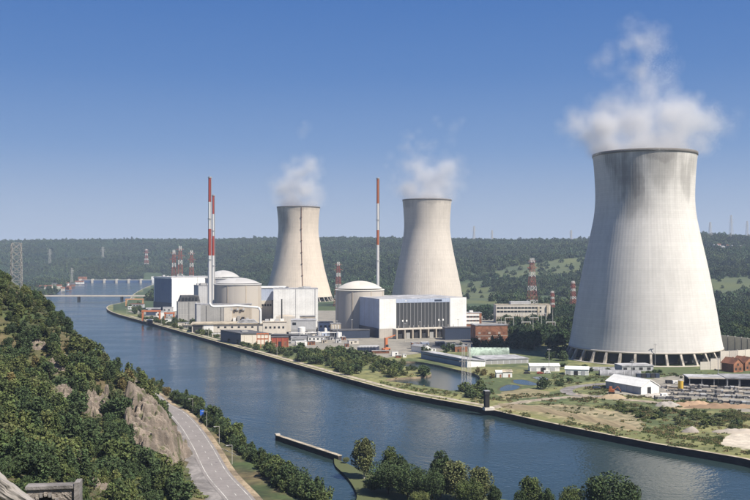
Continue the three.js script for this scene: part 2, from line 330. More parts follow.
  single('spit', M.flat(spit, [], 2), std(.085, .10, .035, { map: mottle, roughness: .95 }), 'grassy spit of land at the near edge of the river', 'spit', null, 'structure');
  single('spit_bank', wallAlong(spit, -2, 2.0), std(.05, .045, .03, { map: mottle }), 'dark earth edge of the grassy spit', 'bank', null, 'structure');
  const [ax, ad] = G(277, 438, 2), [bx, bd] = G(340, 459, 2), len = Math.hypot(bx - ax, bd - ad), j = thing('stone_jetty', 'low dark jetty wall with a pale top reaching into the river', 'jetty', null, ax, ad, 0, Math.atan2(bd - ad, bx - ax) * 180 / Math.PI);
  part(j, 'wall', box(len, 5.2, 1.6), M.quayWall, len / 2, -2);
  part(j, 'coping', box(len, .25, 1.9), M.quayTop, len / 2, 3.2);
  part(j, 'end_cap', box(1.2, .5, 2.2), M.concrete, .4, 3.45);
}

// ---------------------------------------------------------------- far hills
const ridge = [[-300, 246], [0, 243], [60, 242], [100, 241.5], [150, 241.3], [200, 242], [260, 240.5], [320, 240.5], [380, 240.5], [450, 241.5], [510, 243], [540, 242.5], [590, 241.5], [640, 239], [700, 237], [720, 237.5], [750, 239], [900, 238], [1100, 244]];
const interp = (t, v) => { if (v <= t[0][0]) return t[0][1]; for (let i = 1; i < t.length; i++) if (v <= t[i][0]) { const k = (v - t[i - 1][0]) / (t[i][0] - t[i - 1][0]); return lerp(t[i - 1][1], t[i][1], k); } return t[t.length - 1][1]; };
const footD = (px) => interp([[-300, 2900], [0, 3200], [160, 3250], [260, 2500], [420, 2150], [520, 1900], [620, 1900], [760, 1750], [1000, 1600]], px);
const ridgeD = (px) => interp([[-300, 4300], [0, 4600], [160, 4700], [260, 4200], [420, 3900], [600, 3700], [760, 3500], [1000, 3300]], px);
function farAt(px, d) {
  const f = footD(px), r = ridgeD(px), top = CH + (HY - interp(ridge, px)) / F * r, x = X(px, d);
  const t = clamp((d - f) / (r - f), 0, 1.6), fold = fbm(x / 420, d / 420, 9, 4);
  if (d < f) return 4.25 + 5 * smooth(f - 500, f, d) * Math.max(0, fold + .4);
  const s = t < 1 ? Math.pow(t, .8) * (1 + .0 * t) : 1 - .25 * (t - 1);
  return 4.25 + (top - 4) * s + fold * 55 * Math.sin(Math.PI * clamp(t, 0, 1)) + 5 * Math.max(0, fold + .4) * (1 - clamp(t * 2, 0, 1)) - (t > 1 ? (t - 1) * 60 : 0);
}
// open fields, as outlines in [bearing px, depth]
const fields = [
  [[452, 1500], [500, 1480], [505, 1800], [478, 2150], [440, 2150], [440, 1650]],
  [[508, 2150], [560, 2250], [600, 2350], [600, 2700], [560, 2620], [500, 2420], [470, 2300]],
  [[700, 1800], [760, 1760], [860, 1760], [860, 2060], [760, 2040], [700, 2020]],
];
const fieldAt = (px, d) => { const x = X(px, d), a = n3(x / 90, d / 90, 3) + .5 * n3(x / 30, d / 30, 8); return fields.some((f) => inside(f, px + a * 14, d + a * 60)); };
const upRiver = (x, d) => d > 1200 && !inside(landPoly, x, d) && !inside(nearPoly, x, d) && d < 3340;
{
  const p0 = -260, p1 = 1010, np = 170, d0 = 1330, d1 = 6200, nd = 150, pos = [], uv = [], col = [], idx = [];
  for (let j = 0; j <= nd; j++) for (let i = 0; i <= np; i++) {
    const px = lerp(p0, p1, i / np), d = d0 + (d1 - d0) * Math.pow(j / nd, 1.35), x = X(px, d), f = fieldAt(px, d);
    let h = farAt(px, d);
    if (d < 3400 && !inside(landPoly, x, d) && d < footD(px)) h = inside(nearPoly, x, d) ? 3.9 : -5;
    if (j === 0) h = Math.min(h, 2);
    const t = fbm(x / 90, d / 90, 6, 3);
    pos.push(x, h, -d); uv.push(x, d);
    if (f) col.push(.075 + .06 * t, .092 + .05 * t, .034); else col.push(.04 + .03 * t, .065 + .03 * t, .022);
  }
  for (let j = 0; j < nd; j++) for (let i = 0; i < np; i++) { const k = j * (np + 1) + i; idx.push(k, k + 1, k + np + 2, k, k + np + 2, k + np + 1); }
  const g = new THREE.BufferGeometry(); g.setAttribute('position', new THREE.Float32BufferAttribute(pos, 3)); g.setAttribute('uv', new THREE.Float32BufferAttribute(uv, 2)); g.setAttribute('color', new THREE.Float32BufferAttribute(col, 3)); g.setIndex(idx); g.computeVertexNormals();
  single('hills', g, std(1, 1, 1, { vertexColors: true, roughness: .95 }), 'long wooded valley side on the horizon', 'hills', null, 'structure');
}

// ---------------------------------------------------------------- foliage
function crown(seed, n, R, size, clumps, { tint = .35, low = .25, core = 0 } = {}) {     // leaf sprays gathered in clumps through an ellipsoid [rx, ry, rz] that stands on y = 0
  const r = rng(seed), pos = [], col = [], idx = [], C = [], v = new THREE.Vector3(), a = new THREE.Vector3(), b = new THREE.Vector3();
  for (let k = 0; k < clumps; k++) {
    const u = r() * 2 - 1, t = r() * Math.PI * 2, q = Math.sqrt(1 - u * u), rad = .35 + .5 * Math.cbrt(r());
    C.push([q * Math.cos(t) * rad, Math.max(-.85, u) * rad, q * Math.sin(t) * rad, .26 + .24 * r(), .75 + .5 * r()]);
  }
  for (let k = 0; k < n; k++) {
    const c = C[Math.floor(r() * clumps)];
    do v.set(r() * 2 - 1, r() * 2 - 1, r() * 2 - 1); while (v.lengthSq() > 1);
    const m = v.length(); if (m > .01) v.multiplyScalar(Math.pow(m, -.45));
    v.multiplyScalar(c[3]);
    const x = (c[0] + v.x) * R[0], y = R[1] + (c[1] + v.y) * R[1], z = (c[2] + v.z) * R[2];
    a.set(r() - .5, r() - .5, r() - .5).normalize(); b.set(r() - .5, r() - .5, r() - .5).cross(a).normalize();
    const s = size * (.6 + .8 * r()), w = s * .62, g = (1 - tint / 2 + tint * r()) * c[4], yel = 1 + .25 * (r() - .5), o = pos.length / 3;
    for (const [p, q] of [[-1, 0], [0, -1], [1, 0], [0, 1]]) { pos.push(x + a.x * s * p * .5 + b.x * w * q * .5, y + a.y * s * p * .5 + b.y * w * q * .5, z + a.z * s * p * .5 + b.z * w * q * .5); col.push(g * yel, g, g); }
    idx.push(o, o + 1, o + 2, o, o + 2, o + 3);
  }
  const g = new THREE.BufferGeometry(); g.setAttribute('position', new THREE.Float32BufferAttribute(pos, 3)); g.setAttribute('color', new THREE.Float32BufferAttribute(col, 3)); g.setIndex(idx); g.computeVertexNormals();
  return g;
}
function trunkGeo(seed, h, r0, limbs = 4) {
  const r = rng(seed), list = [];
  const limb = (a, b, ra, rb) => { const A = new THREE.Vector3(...a), B = new THREE.Vector3(...b), g = new THREE.CylinderGeometry(rb, ra, A.distanceTo(B), 7); g.applyQuaternion(new THREE.Quaternion().setFromUnitVectors(new THREE.Vector3(0, 1, 0), B.clone().sub(A).normalize())); g.translate((A.x + B.x) / 2, (A.y + B.y) / 2, (A.z + B.z) / 2); list.push(g); };
  const lean = [(r() - .5) * h * .08, h * .55, (r() - .5) * h * .08], tip = [lean[0] * 1.6, h, lean[2] * 1.6];
  limb([0, -.8, 0], lean, r0, r0 * .7); limb(lean, tip, r0 * .7, r0 * .25);
  for (let i = 0; i < limbs; i++) { const t = .35 + .5 * r(), an = r() * 6.28, l = h * (.22 + .2 * r()), p = [lean[0] * t * 1.4, h * t, lean[2] * t * 1.4]; limb(p, [p[0] + Math.cos(an) * l, p[1] + l * .7, p[2] + Math.sin(an) * l], r0 * .4, r0 * .12); }
  return mergeGeometries(list);
}
const leafMat = (r, g, b, near) => near ? new THREE.MeshPhysicalMaterial({ color: new THREE.Color().setRGB(r, g, b), vertexColors: true, roughness: .9, specularIntensity: .3 }) : std(r, g, b, { vertexColors: true, roughness: .95 });
M.leafA = leafMat(.07, .094, .026); M.leafB = leafMat(.1, .118, .034); M.leafC = leafMat(.044, .07, .023); M.leafD = leafMat(.112, .124, .046); M.leafE = leafMat(.14, .115, .04);
M.forestA = leafMat(.033, .06, .022); M.forestB = leafMat(.047, .073, .024); M.forestC = leafMat(.024, .046, .02);
const zeroM = new THREE.Matrix4(), qd = new THREE.Quaternion(), vS = new THREE.Vector3(), vP = new THREE.Vector3(), UPV = new THREE.Vector3(0, 1, 0);
function scatter(name, geo, mat, list, label, category) {   // list of [x, y, depth, scale, stretch]
  const m = new THREE.InstancedMesh(geo, mat, list.length), r = rng(list.length + 7), c = new THREE.Color();
  list.forEach(([x, y, d, s, st = 1], i) => {
    qd.setFromAxisAngle(UPV, r() * 6.283); m.setMatrixAt(i, zeroM.compose(vP.set(x, y, -d), qd, vS.set(s * (.85 + .3 * r()), s * st, s * (.85 + .3 * r()))));
    const k = (.72 + .56 * r()) * (1 + .7 * fbm(x / 130, d / 130, 5, 2)), w = .14 * (r() - .5) + (d > 1300 ? .22 * n3(x / 200, d / 200, 2) : 0); m.setColorAt(i, c.setRGB(k * (1 + w), k, k * (1 - w)));
  });
  m.name = numbered(name); m.castShadow = m.receiveShadow = true; scene.add(m); return mark(m, label, category, null, 'stuff');
}
// the forest on the far slopes
{
  const r = rng(77), sets = [[], [], []];
  const geos = [0, 1, 2].map((k) => crown(900 + k, 150, [6.2, 5.4, 6.2], 3.1, 16, { tint: .3 }));
  for (let i = 0; i < 120000; i++) {
    const px = -60 + 870 * r(), d = Math.sqrt(lerp(1360 ** 2, 4900 ** 2, r()));
    if (d > ridgeD(px) + 90) continue;
    const x = X(px, d);
    if (d < 3400 && !inside(landPoly, x, d) && d < footD(px)) { if (!inside(nearPoly, x, d) || r() < .6) continue; }
    const open = fieldAt(px, d), y = farAt(px, d), gaps = fbm(x / 160, d / 160, 12, 3);
    if (open && r() > .05) continue;
    if (d < footD(px) - 60 && gaps < -.02) continue;
    if (d < 1650 && px > 60 && px < 480) continue;
    if (quayS.some(([qx, qz]) => qz > 1200 && Math.abs(qz - d) < 30 && Math.abs(qx - x) < 30)) continue;
    if (r() < .3 && d < 2600) continue;
    const s = (.6 + .8 * r() * r() + .25 * r()) * (d > 2300 ? 1.08 : .9);
    sets[Math.floor(clamp(1.5 + 2.4 * fbm(x / 260, d / 260, 4, 3) + (r() - .5) * 1.2, 0, 2.99))].push([x, y - 1, d, s, .8 + .5 * r()]);
  }
  scatter('forest', geos[0], M.forestA, sets[0], 'mid green trees massed over the far valley side', 'forest');
  scatter('forest', geos[1], M.forestB, sets[1], 'lighter green trees in patches over the far valley side', 'forest');
  scatter('forest', geos[2], M.forestC, sets[2], 'darkest green trees in patches over the far valley side', 'forest');
}

// ---------------------------------------------------------------- cooling towers
function cooling(o) {
  const s = F / o.d, x = X(o.px, o.d), gy = HY + (CH - 4) * s, wide = Math.hypot(1, x / o.d), prof = o.rows.map(([py, half]) => [(gy - py) / s, half / s / wide]);     // [height, radius]
  prof.sort((a, b) => a[0] - b[0]);
  const curve = new THREE.CatmullRomCurve3(prof.map(([h, r]) => new THREE.Vector3(r, h, 0)), false, 'centripetal');
  const t = thing('cooling_tower', o.label, 'cooling tower', 'three cooling towers of the plant', x, o.d, 4);
  const rows = 70, N = o.ribs * 4, P = curve.getSpacedPoints(rows), pos = [], uv = [], idx = [];
  for (let j = 0; j <= rows; j++) for (let i = 0; i <= N; i++) {
    const a = i / N * Math.PI * 2, k = i % 4, r = P[j].x + (k < 2 ? o.rib : 0);
    const aa = a + (k === 1 ? -.0 : k === 2 ? -Math.PI / N * .7 : k === 3 ? .6 * Math.PI / N : -Math.PI / N * .1);
    pos.push(Math.sin(aa) * r, P[j].y, Math.cos(aa) * r); uv.push(i / N, j / rows);
  }
  for (let j = 0; j < rows; j++) for (let i = 0; i < N; i++) { const k = j * (N + 1) + i; idx.push(k, k + 1, k + N + 2, k, k + N + 2, k + N + 1); }
  const g = new THREE.BufferGeometry(); g.setAttribute('position', new THREE.Float32BufferAttribute(pos, 3)); g.setAttribute('uv', new THREE.Float32BufferAttribute(uv, 2)); g.setIndex(idx); g.computeVertexNormals();
  // weathered concrete: pour rings, streaks, soot
  const map = tex(1024, 1024, (u, v, px, py) => {
    const th = (u > .5 ? u - 1 : u) * Math.PI * 2, lift = Math.floor(v * o.lifts), panel = Math.floor(u * o.ribs);
    const hash = Math.abs(Math.sin(lift * 12.9898 + panel * 78.233) * 43758.5453) % 1, band = Math.abs(Math.sin(lift * 4.71 + 1.3) * 9751.37) % 1;
    const st = n3(u * 150, v * 3.5, 1) * .5 + n3(u * 420, v * 6, 4) * .5, bl = fbm(Math.sin(th) * 3, v * 5, Math.cos(th) * 3, 4);
    let k = 1 + .05 * (hash - .5) + .05 * (band - .5) + .10 * st + .16 * bl;
    const fl = (v * o.lifts) % 1; if (fl < .14) k *= .93;
    let c = [o.color[0] * k, o.color[1] * k, o.color[2] * k];
    let soot = 0;
    for (const [ca, cv, wa, wv, am] of o.soot) { const e = ((th - ca) / wa) ** 2 + ((v - cv) / wv) ** 2 + .55 * st + 1.9 * bl; soot = Math.max(soot, am * smooth(1.35, -.1, e)); }
    for (const [ca, wa, v0, am] of o.runs || []) { const e = Math.abs(th - ca) / wa; if (e < 1.4 && v > v0) soot = Math.max(soot, am * smooth(1.1, .4, e + .9 * st) * smooth(v0, v0 + .25, v + .3 * st)); }
    for (let n = 0; n < 3; n++) c[n] = lerp(c[n], [.085, .075, .068][n], soot);
    return c.map((q) => Math.pow(clamp(q, 0, 1), 1 / 2.2));
  }, true);
  const shell = part(t, 'shell', g, new THREE.MeshStandardMaterial({ map, roughness: .9 }));
  const top = P[rows], bot = P[0], at = (h, r0) => P.reduce((b, q) => Math.abs(q.y - h) < Math.abs(b.y - h) ? q : b).x;
  const ring = (r, y, w, h) => new THREE.LatheGeometry([[r - w, y], [r + .45, y], [r + .45, y + h], [r - w, y + h], [r - w, y]].map((p) => new THREE.Vector2(...p)), 128);
  part(shell, 'rim', ring(top.x, top.y - .2, 1, o.rimH), std(.2, .185, .17, { map: mottle }));
  part(t, 'ring_beam', ring(bot.x, bot.y - 1.1, 1.4, 1.3), M.concrete);
  part(t, 'basin_wall', ring(bot.x + o.splay + 1.8, -.5, .8, o.basin), M.concrete);
  const legG = (() => { const h = bot.y - 1, w = .8, s = new THREE.Shape([[bot.x + o.splay + 1.4, -.2], [bot.x + o.splay - 1.8, -.2], [bot.x - 1, h], [bot.x + .55, h]].map((p) => new THREE.Vector2(...p))); return new THREE.ExtrudeGeometry(s, { depth: w * 2, bevelEnabled: false }).translate(0, 0, -w); })();
  for (let i = 0; i < o.legs; i++) { const l = part(t, 'leg', legG, M.legs = M.legs || std(.50, .45, .38, { map: mottle })); l.rotation.y = (i + .35) / o.legs * Math.PI * 2; }
  // louvre panels hung between the legs, set back behind them
  const pw = 2 * Math.PI * (bot.x - 3) / o.legs - 1.6, louv = box(pw, bot.y - 3.4, .3);
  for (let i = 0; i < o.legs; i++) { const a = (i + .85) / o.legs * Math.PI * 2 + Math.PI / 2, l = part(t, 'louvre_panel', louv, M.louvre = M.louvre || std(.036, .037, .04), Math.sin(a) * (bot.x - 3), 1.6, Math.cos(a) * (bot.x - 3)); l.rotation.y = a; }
  t.userData.top = top.y; t.userData.topR = top.x;
  return { t, P, shell };
}
const twR = cooling({ px: 644.3, d: 700, ribs: 112, rib: .03, lifts: 90, legs: 34, splay: 3.6, basin: 1.0, rimH: 2.2, color: [.555, .535, .50], label: 'biggest pale concrete cooling tower with soot stains below its rim',
  rows: [[156.5, 52.4], [166, 51.4], [180, 50.4], [200, 49.9], [216, 51.3], [232.6, 54.6], [250, 58.6], [265, 62], [290, 67], [313.6, 71.4], [332, 74.4], [345.5, 77]],
  soot: [[-.62, .92, .45, .16, .62], [.05, .93, .95, .11, .3], [-.45, .72, .3, .1, .22], [-.2, .985, .7, .045, .5], [-.5, .78, .22, .14, .38], [.1, .9, .3, .1, .25], [.52, .9, .16, .09, .42], [.68, .82, .12, .09, .36]], runs: [[-.9, .07, .72, .35], [-.35, .06, .7, .3], [.05, .05, .8, .22], [.34, .035, .62, .25]] });
const twM = cooling({ px: 427, d: 1400, ribs: 96, rib: .11, lifts: 60, legs: 34, splay: 3.6, basin: 1.0, rimH: 2.2, color: [.50, .455, .395], label: 'beige cooling tower behind the hall with the dark window band',
  rows: [[201, 24.4], [206, 23.9], [215, 23.2], [228, 22.9], [240, 24.2], [250, 26], [260, 28], [275, 31.2], [290, 34.2], [301, 36]],
  soot: [[-.9, .97, .5, .05, .3], [.2, .99, .9, .03, .25]] });
const twL = cooling({ px: 298.5, d: 1650, ribs: 96, rib: .11, lifts: 60, legs: 34, splay: 3.6, basin: 1.0, rimH: 2.2, color: [.545, .47, .385], label: 'tan cooling tower with a ladder line, behind the white hall',
  rows: [[208, 21.5], [213, 20.9], [222, 20.2], [232, 20.1], [243, 21.4], [255, 23.4], [267, 25.7], [280, 29], [290, 31.8], [296, 33.6]],
  soot: [[-.75, .9, .4, .16, .45], [-.55, .7, .2, .2, .3], [.1, .99, 1, .03, .25]] });
{ // ladder on the tan tower
  const P = twL.P, a = .22, list = [];
  for (let i = 1; i < P.length; i++) list.push(beam([Math.sin(a) * (P[i - 1].x + .7), P[i - 1].y, Math.cos(a) * (P[i - 1].x + .7)], [Math.sin(a) * (P[i].x + .7), P[i].y, Math.cos(a) * (P[i].x + .7)], 1.1, .8));
  const l = part(twL.t, 'ladder', mergeGeometries(list), M.ladder = std(.16, .085, .05));
  for (let i = 8; i < P.length; i += 9) { const m = part(l, 'platform', box(2.6, .9, 1.8), M.ladder, Math.sin(a) * (P[i].x + 1), P[i].y, Math.cos(a) * (P[i].x + 1)); m.rotation.y = a; }
}
{ // panelled screen wall standing off the big tower on its right side
  const x = X(647, 700), R = 88, w = thing('screen_wall', 'curved screen wall of pale panels beside the biggest cooling tower', 'wall', null, x + 2, 708, 4), n = 26, dark = std(.16, .14, .125, { map: streak });
  for (let i = 0; i < n; i++) {
    const a = .16 + i * .087, h = i < 2 ? 5.5 + 2 * i : 12.5, m = part(w, 'panel', box(R * .087 - .45, h, .5), i % 7 === 3 ? M.concrete : M.cream, Math.sin(a) * R, 0, Math.cos(a) * R); m.rotation.y = a;
    const p = part(w, 'post', box(.6, h + .5, .9), M.grey, Math.sin(a + .0435) * (R - .3), 0, Math.cos(a + .0435) * (R - .3)); p.rotation.y = a + .0435;
  }
}

// ---------------------------------------------------------------- steam: clouds of fine drops
const steamMat = new THREE.MeshPhysicalMaterial({ color: new THREE.Color().setRGB(.86, .86, .87), roughness: 1, transmission: .5, thickness: 0, specularIntensity: 0, side: THREE.DoubleSide });
const drops = (() => {      // a wisp: many tiny drops thinning outwards
  const r = rng(31), pos = [], idx = [], a = new THREE.Vector3(), b = new THREE.Vector3(), c = new THREE.Vector3();
  for (let i = 0; i < 2000; i++) {
    do c.set(r() * 2 - 1, r() * 2 - 1, r() * 2 - 1); while (c.lengthSq() > 1);
    c.multiplyScalar(Math.pow(c.length(), .5) * 6.5); a.set(r() - .5, r() - .5, r() - .5).normalize(); b.set(r() - .5, r() - .5, r() - .5).cross(a).normalize();
    const o = pos.length / 3, s = .045; for (const [p, q] of [[-1, -.7], [1, -.7], [0, 1]]) pos.push(c.x + (a.x * p + b.x * q) * s, c.y + (a.y * p + b.y * q) * s, c.z + (a.z * p + b.z * q) * s);
    idx.push(o, o + 1, o + 2);
  }
  const g = new THREE.BufferGeometry(); g.setAttribute('position', new THREE.Float32BufferAttribute(pos, 3)); g.setIndex(idx); g.computeVertexNormals(); return g;
})();
function steam(label, d, size, puffs, seed, sc) {     // puffs: [px, py, reach across px, reach up px, wisps]
  const r = rng(seed), list = [], s = d / F, E = new THREE.Euler(), q = new THREE.Quaternion(), m = new THREE.Matrix4(), gs = () => Math.sqrt(-2 * Math.log(1 - r())) * Math.cos(6.2832 * r());
  for (const [px, py, ra, rb, n] of puffs) {
    for (let i = 0, tries = 0; i < n && tries < n * 40; tries++) {
      const a = gs() * .5, b = gs() * .5, c = gs() * .4; if (a * a + b * b > 1.7) continue;
      const x = (px - 375) * s + a * ra * s, y = CH - (py - HY) * s + b * rb * s, z = d + c * ra * s;
      const w = fbm(x / sc + 3 + .4 * n3(x / sc, y / sc, 4), y / (sc * .75), z / sc, 5);
      if (smooth(-.26, .36, w) < r()) continue;
      list.push([x, y, z]); i++;
    }
  }
  const im = new THREE.InstancedMesh(drops, steamMat, list.length);
  list.forEach(([x, y, z], i) => { E.set(r() * 6.28, r() * 6.28, r() * 6.28); im.setMatrixAt(i, m.compose(vP.set(x, y, -z), q.setFromEuler(E), vS.setScalar(size * (.6 + .8 * r())))); });
  im.name = numbered('steam_cloud'); scene.add(im); mark(im, label, 'steam', null, 'stuff');
}
steam('broad ragged white steam drifting from the biggest cooling tower', 700, 1, [[648, 152, 47, 5, 420], [647, 128, 56, 24, 670], [606, 126, 36, 22, 335], [688, 124, 34, 24, 312], [648, 148, 50, 8, 402], [645, 102, 40, 28, 215], [590, 126, 22, 16, 71], [634, 72, 26, 26, 49], [638, 42, 24, 20, 67], [600, 58, 18, 9, 7], [664, 92, 26, 22, 31]], 5, 24);
steam('white steam puff over the beige middle cooling tower', 1400, 1.5, [[428, 198, 22, 5, 180], [428, 190, 26, 12, 272], [436, 176, 26, 18, 190], [412, 178, 22, 16, 109], [450, 172, 16, 18, 58], [406, 152, 28, 18, 17], [432, 142, 26, 24, 15], [448, 122, 16, 16, 3]], 6, 34);
steam('white steam puff over the tan cooling tower', 1650, 1.6, [[299, 204, 20, 5, 170], [299, 194, 22, 12, 272], [302, 178, 19, 19, 190], [290, 186, 16, 14, 95], [309, 168, 12, 14, 44], [305, 131, 10, 10, 4]], 7, 34);

// ---------------------------------------------------------------- buildings
// origin of a building: the corner nearest the viewer; x runs along the right-hand face, -z along the left-hand face
const slabRoof = (t, w, h, dep, mat, over = .3, th = .6, name = 'roof') => part(t, name, box(w + over * 2, th, dep + over * 2), mat, w / 2, h, -dep / 2);
const body = (t, w, h, dep, mat, name = 'wall') => part(t, name, box(w, h, dep), mat, w / 2, 0, -dep / 2);
function onFront(t, name, x, y, w, h, mat, th = .25) { return part(t, name, box(w, h, th), mat, x + w / 2, y, th / 2 + .002); }                       // piece set on the right-hand (front) face
function onSide(t, name, z, y, w, h, mat, th = .25) { const m = part(t, name, box(w, h, th), mat, -th / 2 - .002, y, -(z + w / 2)); m.rotation.y = -Math.PI / 2; return m; }   // on the left-hand face
function gable(t, w, dep, h, rise, wall, roof, along = 'x') {     // ridge along x or along z
  if (along === 'z') { part(t, 'wall', prism([[0, 0], [w, 0], [w, h], [w / 2, h + rise], [0, h]], dep), wall); for (const s of [0, 1]) { const L = Math.hypot(w / 2, rise) + .6, m = part(t, 'roof', box(L, .3, dep + .8), roof, s ? w * .75 : w * .25, h + rise / 2 + .05, -dep / 2); m.rotation.z = (s ? -1 : 1) * Math.atan2(rise, w / 2); } }
  else { const g = prism([[0, 0], [dep, 0], [dep, h], [dep / 2, h + rise], [0, h]], w); g.rotateY(Math.PI / 2).translate(w, 0, 0).rotateY(0); g.translate(0, 0, 0); const m = part(t, 'wall', g, wall); for (const s of [0, 1]) { const L = Math.hypot(dep / 2, rise) + .6, q = part(t, 'roof', box(w + .8, .3, L), roof, w / 2, h + rise / 2 + .05, -(s ? dep * .75 : dep * .25)); q.rotation.x = (s ? -1 : 1) * Math.atan2(rise, dep / 2); } }
}
function fittings(t, w, h, dep, seed, n = 5) {      // panel joints, a ladder, rooftop plant
  const r = rng(seed);
  for (let i = 1; i < 8; i++) onFront(t, 'panel_joint', i * w / 8, .4, .1, h - 1, M.whiteBand, .05);
  for (const f of [.33, .66]) onFront(t, 'panel_joint', .1, h * f, w - .2, .1, M.whiteBand, .04);
  for (let i = 0; i < n; i++) part(t, 'rooftop_unit', box(2 + 3 * r(), 1 + 1.6 * r(), 2 + 2 * r()), i % 2 ? M.grey : M.paleGrey, w * (.1 + .8 * r()), h + .55, -dep * (.15 + .7 * r()));
  onFront(t, 'ladder', w * .93, 0, .7, h, M.steel, .25); onFront(t, 'rain_pipe', w * .5, 0, .3, h, M.grey, .3);
}
function openings(t, n, x0, x1, y, w, h, mat, name = 'window') { for (let i = 0; i < n; i++) onFront(t, name, x0 + (x1 - x0 - w) * (n > 1 ? i / (n - 1) : 0), y, w, h, mat, .15); }
function silo(name, label, px, d, half, topY, apexY, wall, cap, base = 4) {
  const s = F / d, gy = HY + (CH - base) * s, H = (gy - topY) / s, R = half / s, rise = (topY - apexY) / s, t = thing(name, label, 'reactor building', 'domed reactor buildings', X(px, d), d, base);
  part(t, 'wall', cyl(R, R, H, 72), wall);
  const arc = []; const RR = (R * R + rise * rise) / (2 * rise); for (let i = 0; i <= 16; i++) { const r = R * .93 * (1 - i / 16); arc.push(new THREE.Vector2(r, Math.sqrt(RR * RR - r * r) - (RR - rise))); }
  part(t, 'dome', new THREE.LatheGeometry(arc, 72), cap, 0, H, 0);
  part(t, 'ledge', new THREE.LatheGeometry([[R - 1, -.9], [R + .5, -.9], [R + .5, .35], [R * .9, .35]].map((p) => new THREE.Vector2(...p)), 72), cap, 0, H, 0);
  for (const a of [-.28, .5, 1.25, -1.1]) { const m = part(t, 'buttress', box(1.1, H - 1, .5), M.tan, Math.sin(a) * R, 0, Math.cos(a) * R); m.rotation.y = a; }
  return t;
}
{ // white hall with a blue end, at the upstream end of the plant
  const t = thing('turbine_hall', 'white hall with a dark blue ribbed end wall, nearest the river bend', 'building', null, X(172, 1320), 1320, 4, 38), w = 82, dep = 62, h = 49;
  body(t, w, h, dep, M.white);
  for (let i = 0; i < 8; i++) onSide(t, 'blue_panel', 1 + i * 7.3, 1, 7.0, h - 3, M.blue, .4);
  onSide(t, 'base_panel', 0, 0, dep, 12, M.navy, .9); slabRoof(t, w, h, dep, M.lightRoof, .2, .8); fittings(t, w, h, dep, 3); onSide(t, 'parapet', 0, h - 2, dep, 2.2, M.whitePlain, .8);
  const b = thing('annex_block', 'pale grey windowless block behind the tall chimneys', 'building', null, X(198.5, 1150), 1150, 4, 24); body(b, 24, 42, 26, M.paleGrey); slabRoof(b, 24, 42, 26, M.greyRoof); fittings(b, 24, 42, 26, 5, 3); part(b, 'rooftop_unit', box(8, 2.4, 5), M.grey, 8, 42.6, -8); onFront(b, 'door_panel', 3, 10, 5, 8, M.whitePlain);
  const c = thing('workshop', 'grey concrete building with a dark mansard roof beside the white hall', 'building', null, X(178, 1110), 1110, 4, 16); body(c, 27, 23.5, 24, M.grey); fittings(c, 27, 23.5, 24, 9, 0); part(c, 'roof', prism([[1, 0], [26.5, 0], [25, 7.4], [4, 7.4]], 22), M.darkRoof, .3, 23.55, -.5); for (let i = 0; i < 5; i++) onFront(c, 'roof_light', 5 + i * 4, 25, 2.6, 3.6, M.glass, .1); onFront(c, 'joint_strip', 13, 0, .5, 23, M.dark, .1); onFront(c, 'buttress', 21, 0, 2, 23, M.paleGrey, .8);
  const e = thing('service_block', 'low white building between the workshop and the grey filter block', 'building', null, X(196, 1080), 1080, 4, 16); body(e, 10, 22, 14, M.paleGrey); slabRoof(e, 10, 22, 14, M.lightRoof);
}
silo('reactor_building', 'reactor building with a dull grey dome, farthest of the domes', 223, 1290, 17.5, 278, 270.4, M.paleGrey, M.domeGrey);
silo('reactor_building', 'beige reactor building with a low dome right behind the red and white chimneys', 237.8, 1030, 23.4, 284, 277.6, M.concrete, M.domeGrey);
silo('reactor_building', 'reactor building with a cream dome beside the slim single chimney', 359.8, 945, 24.2, 289.5, 280.8, M.concrete, M.dome);
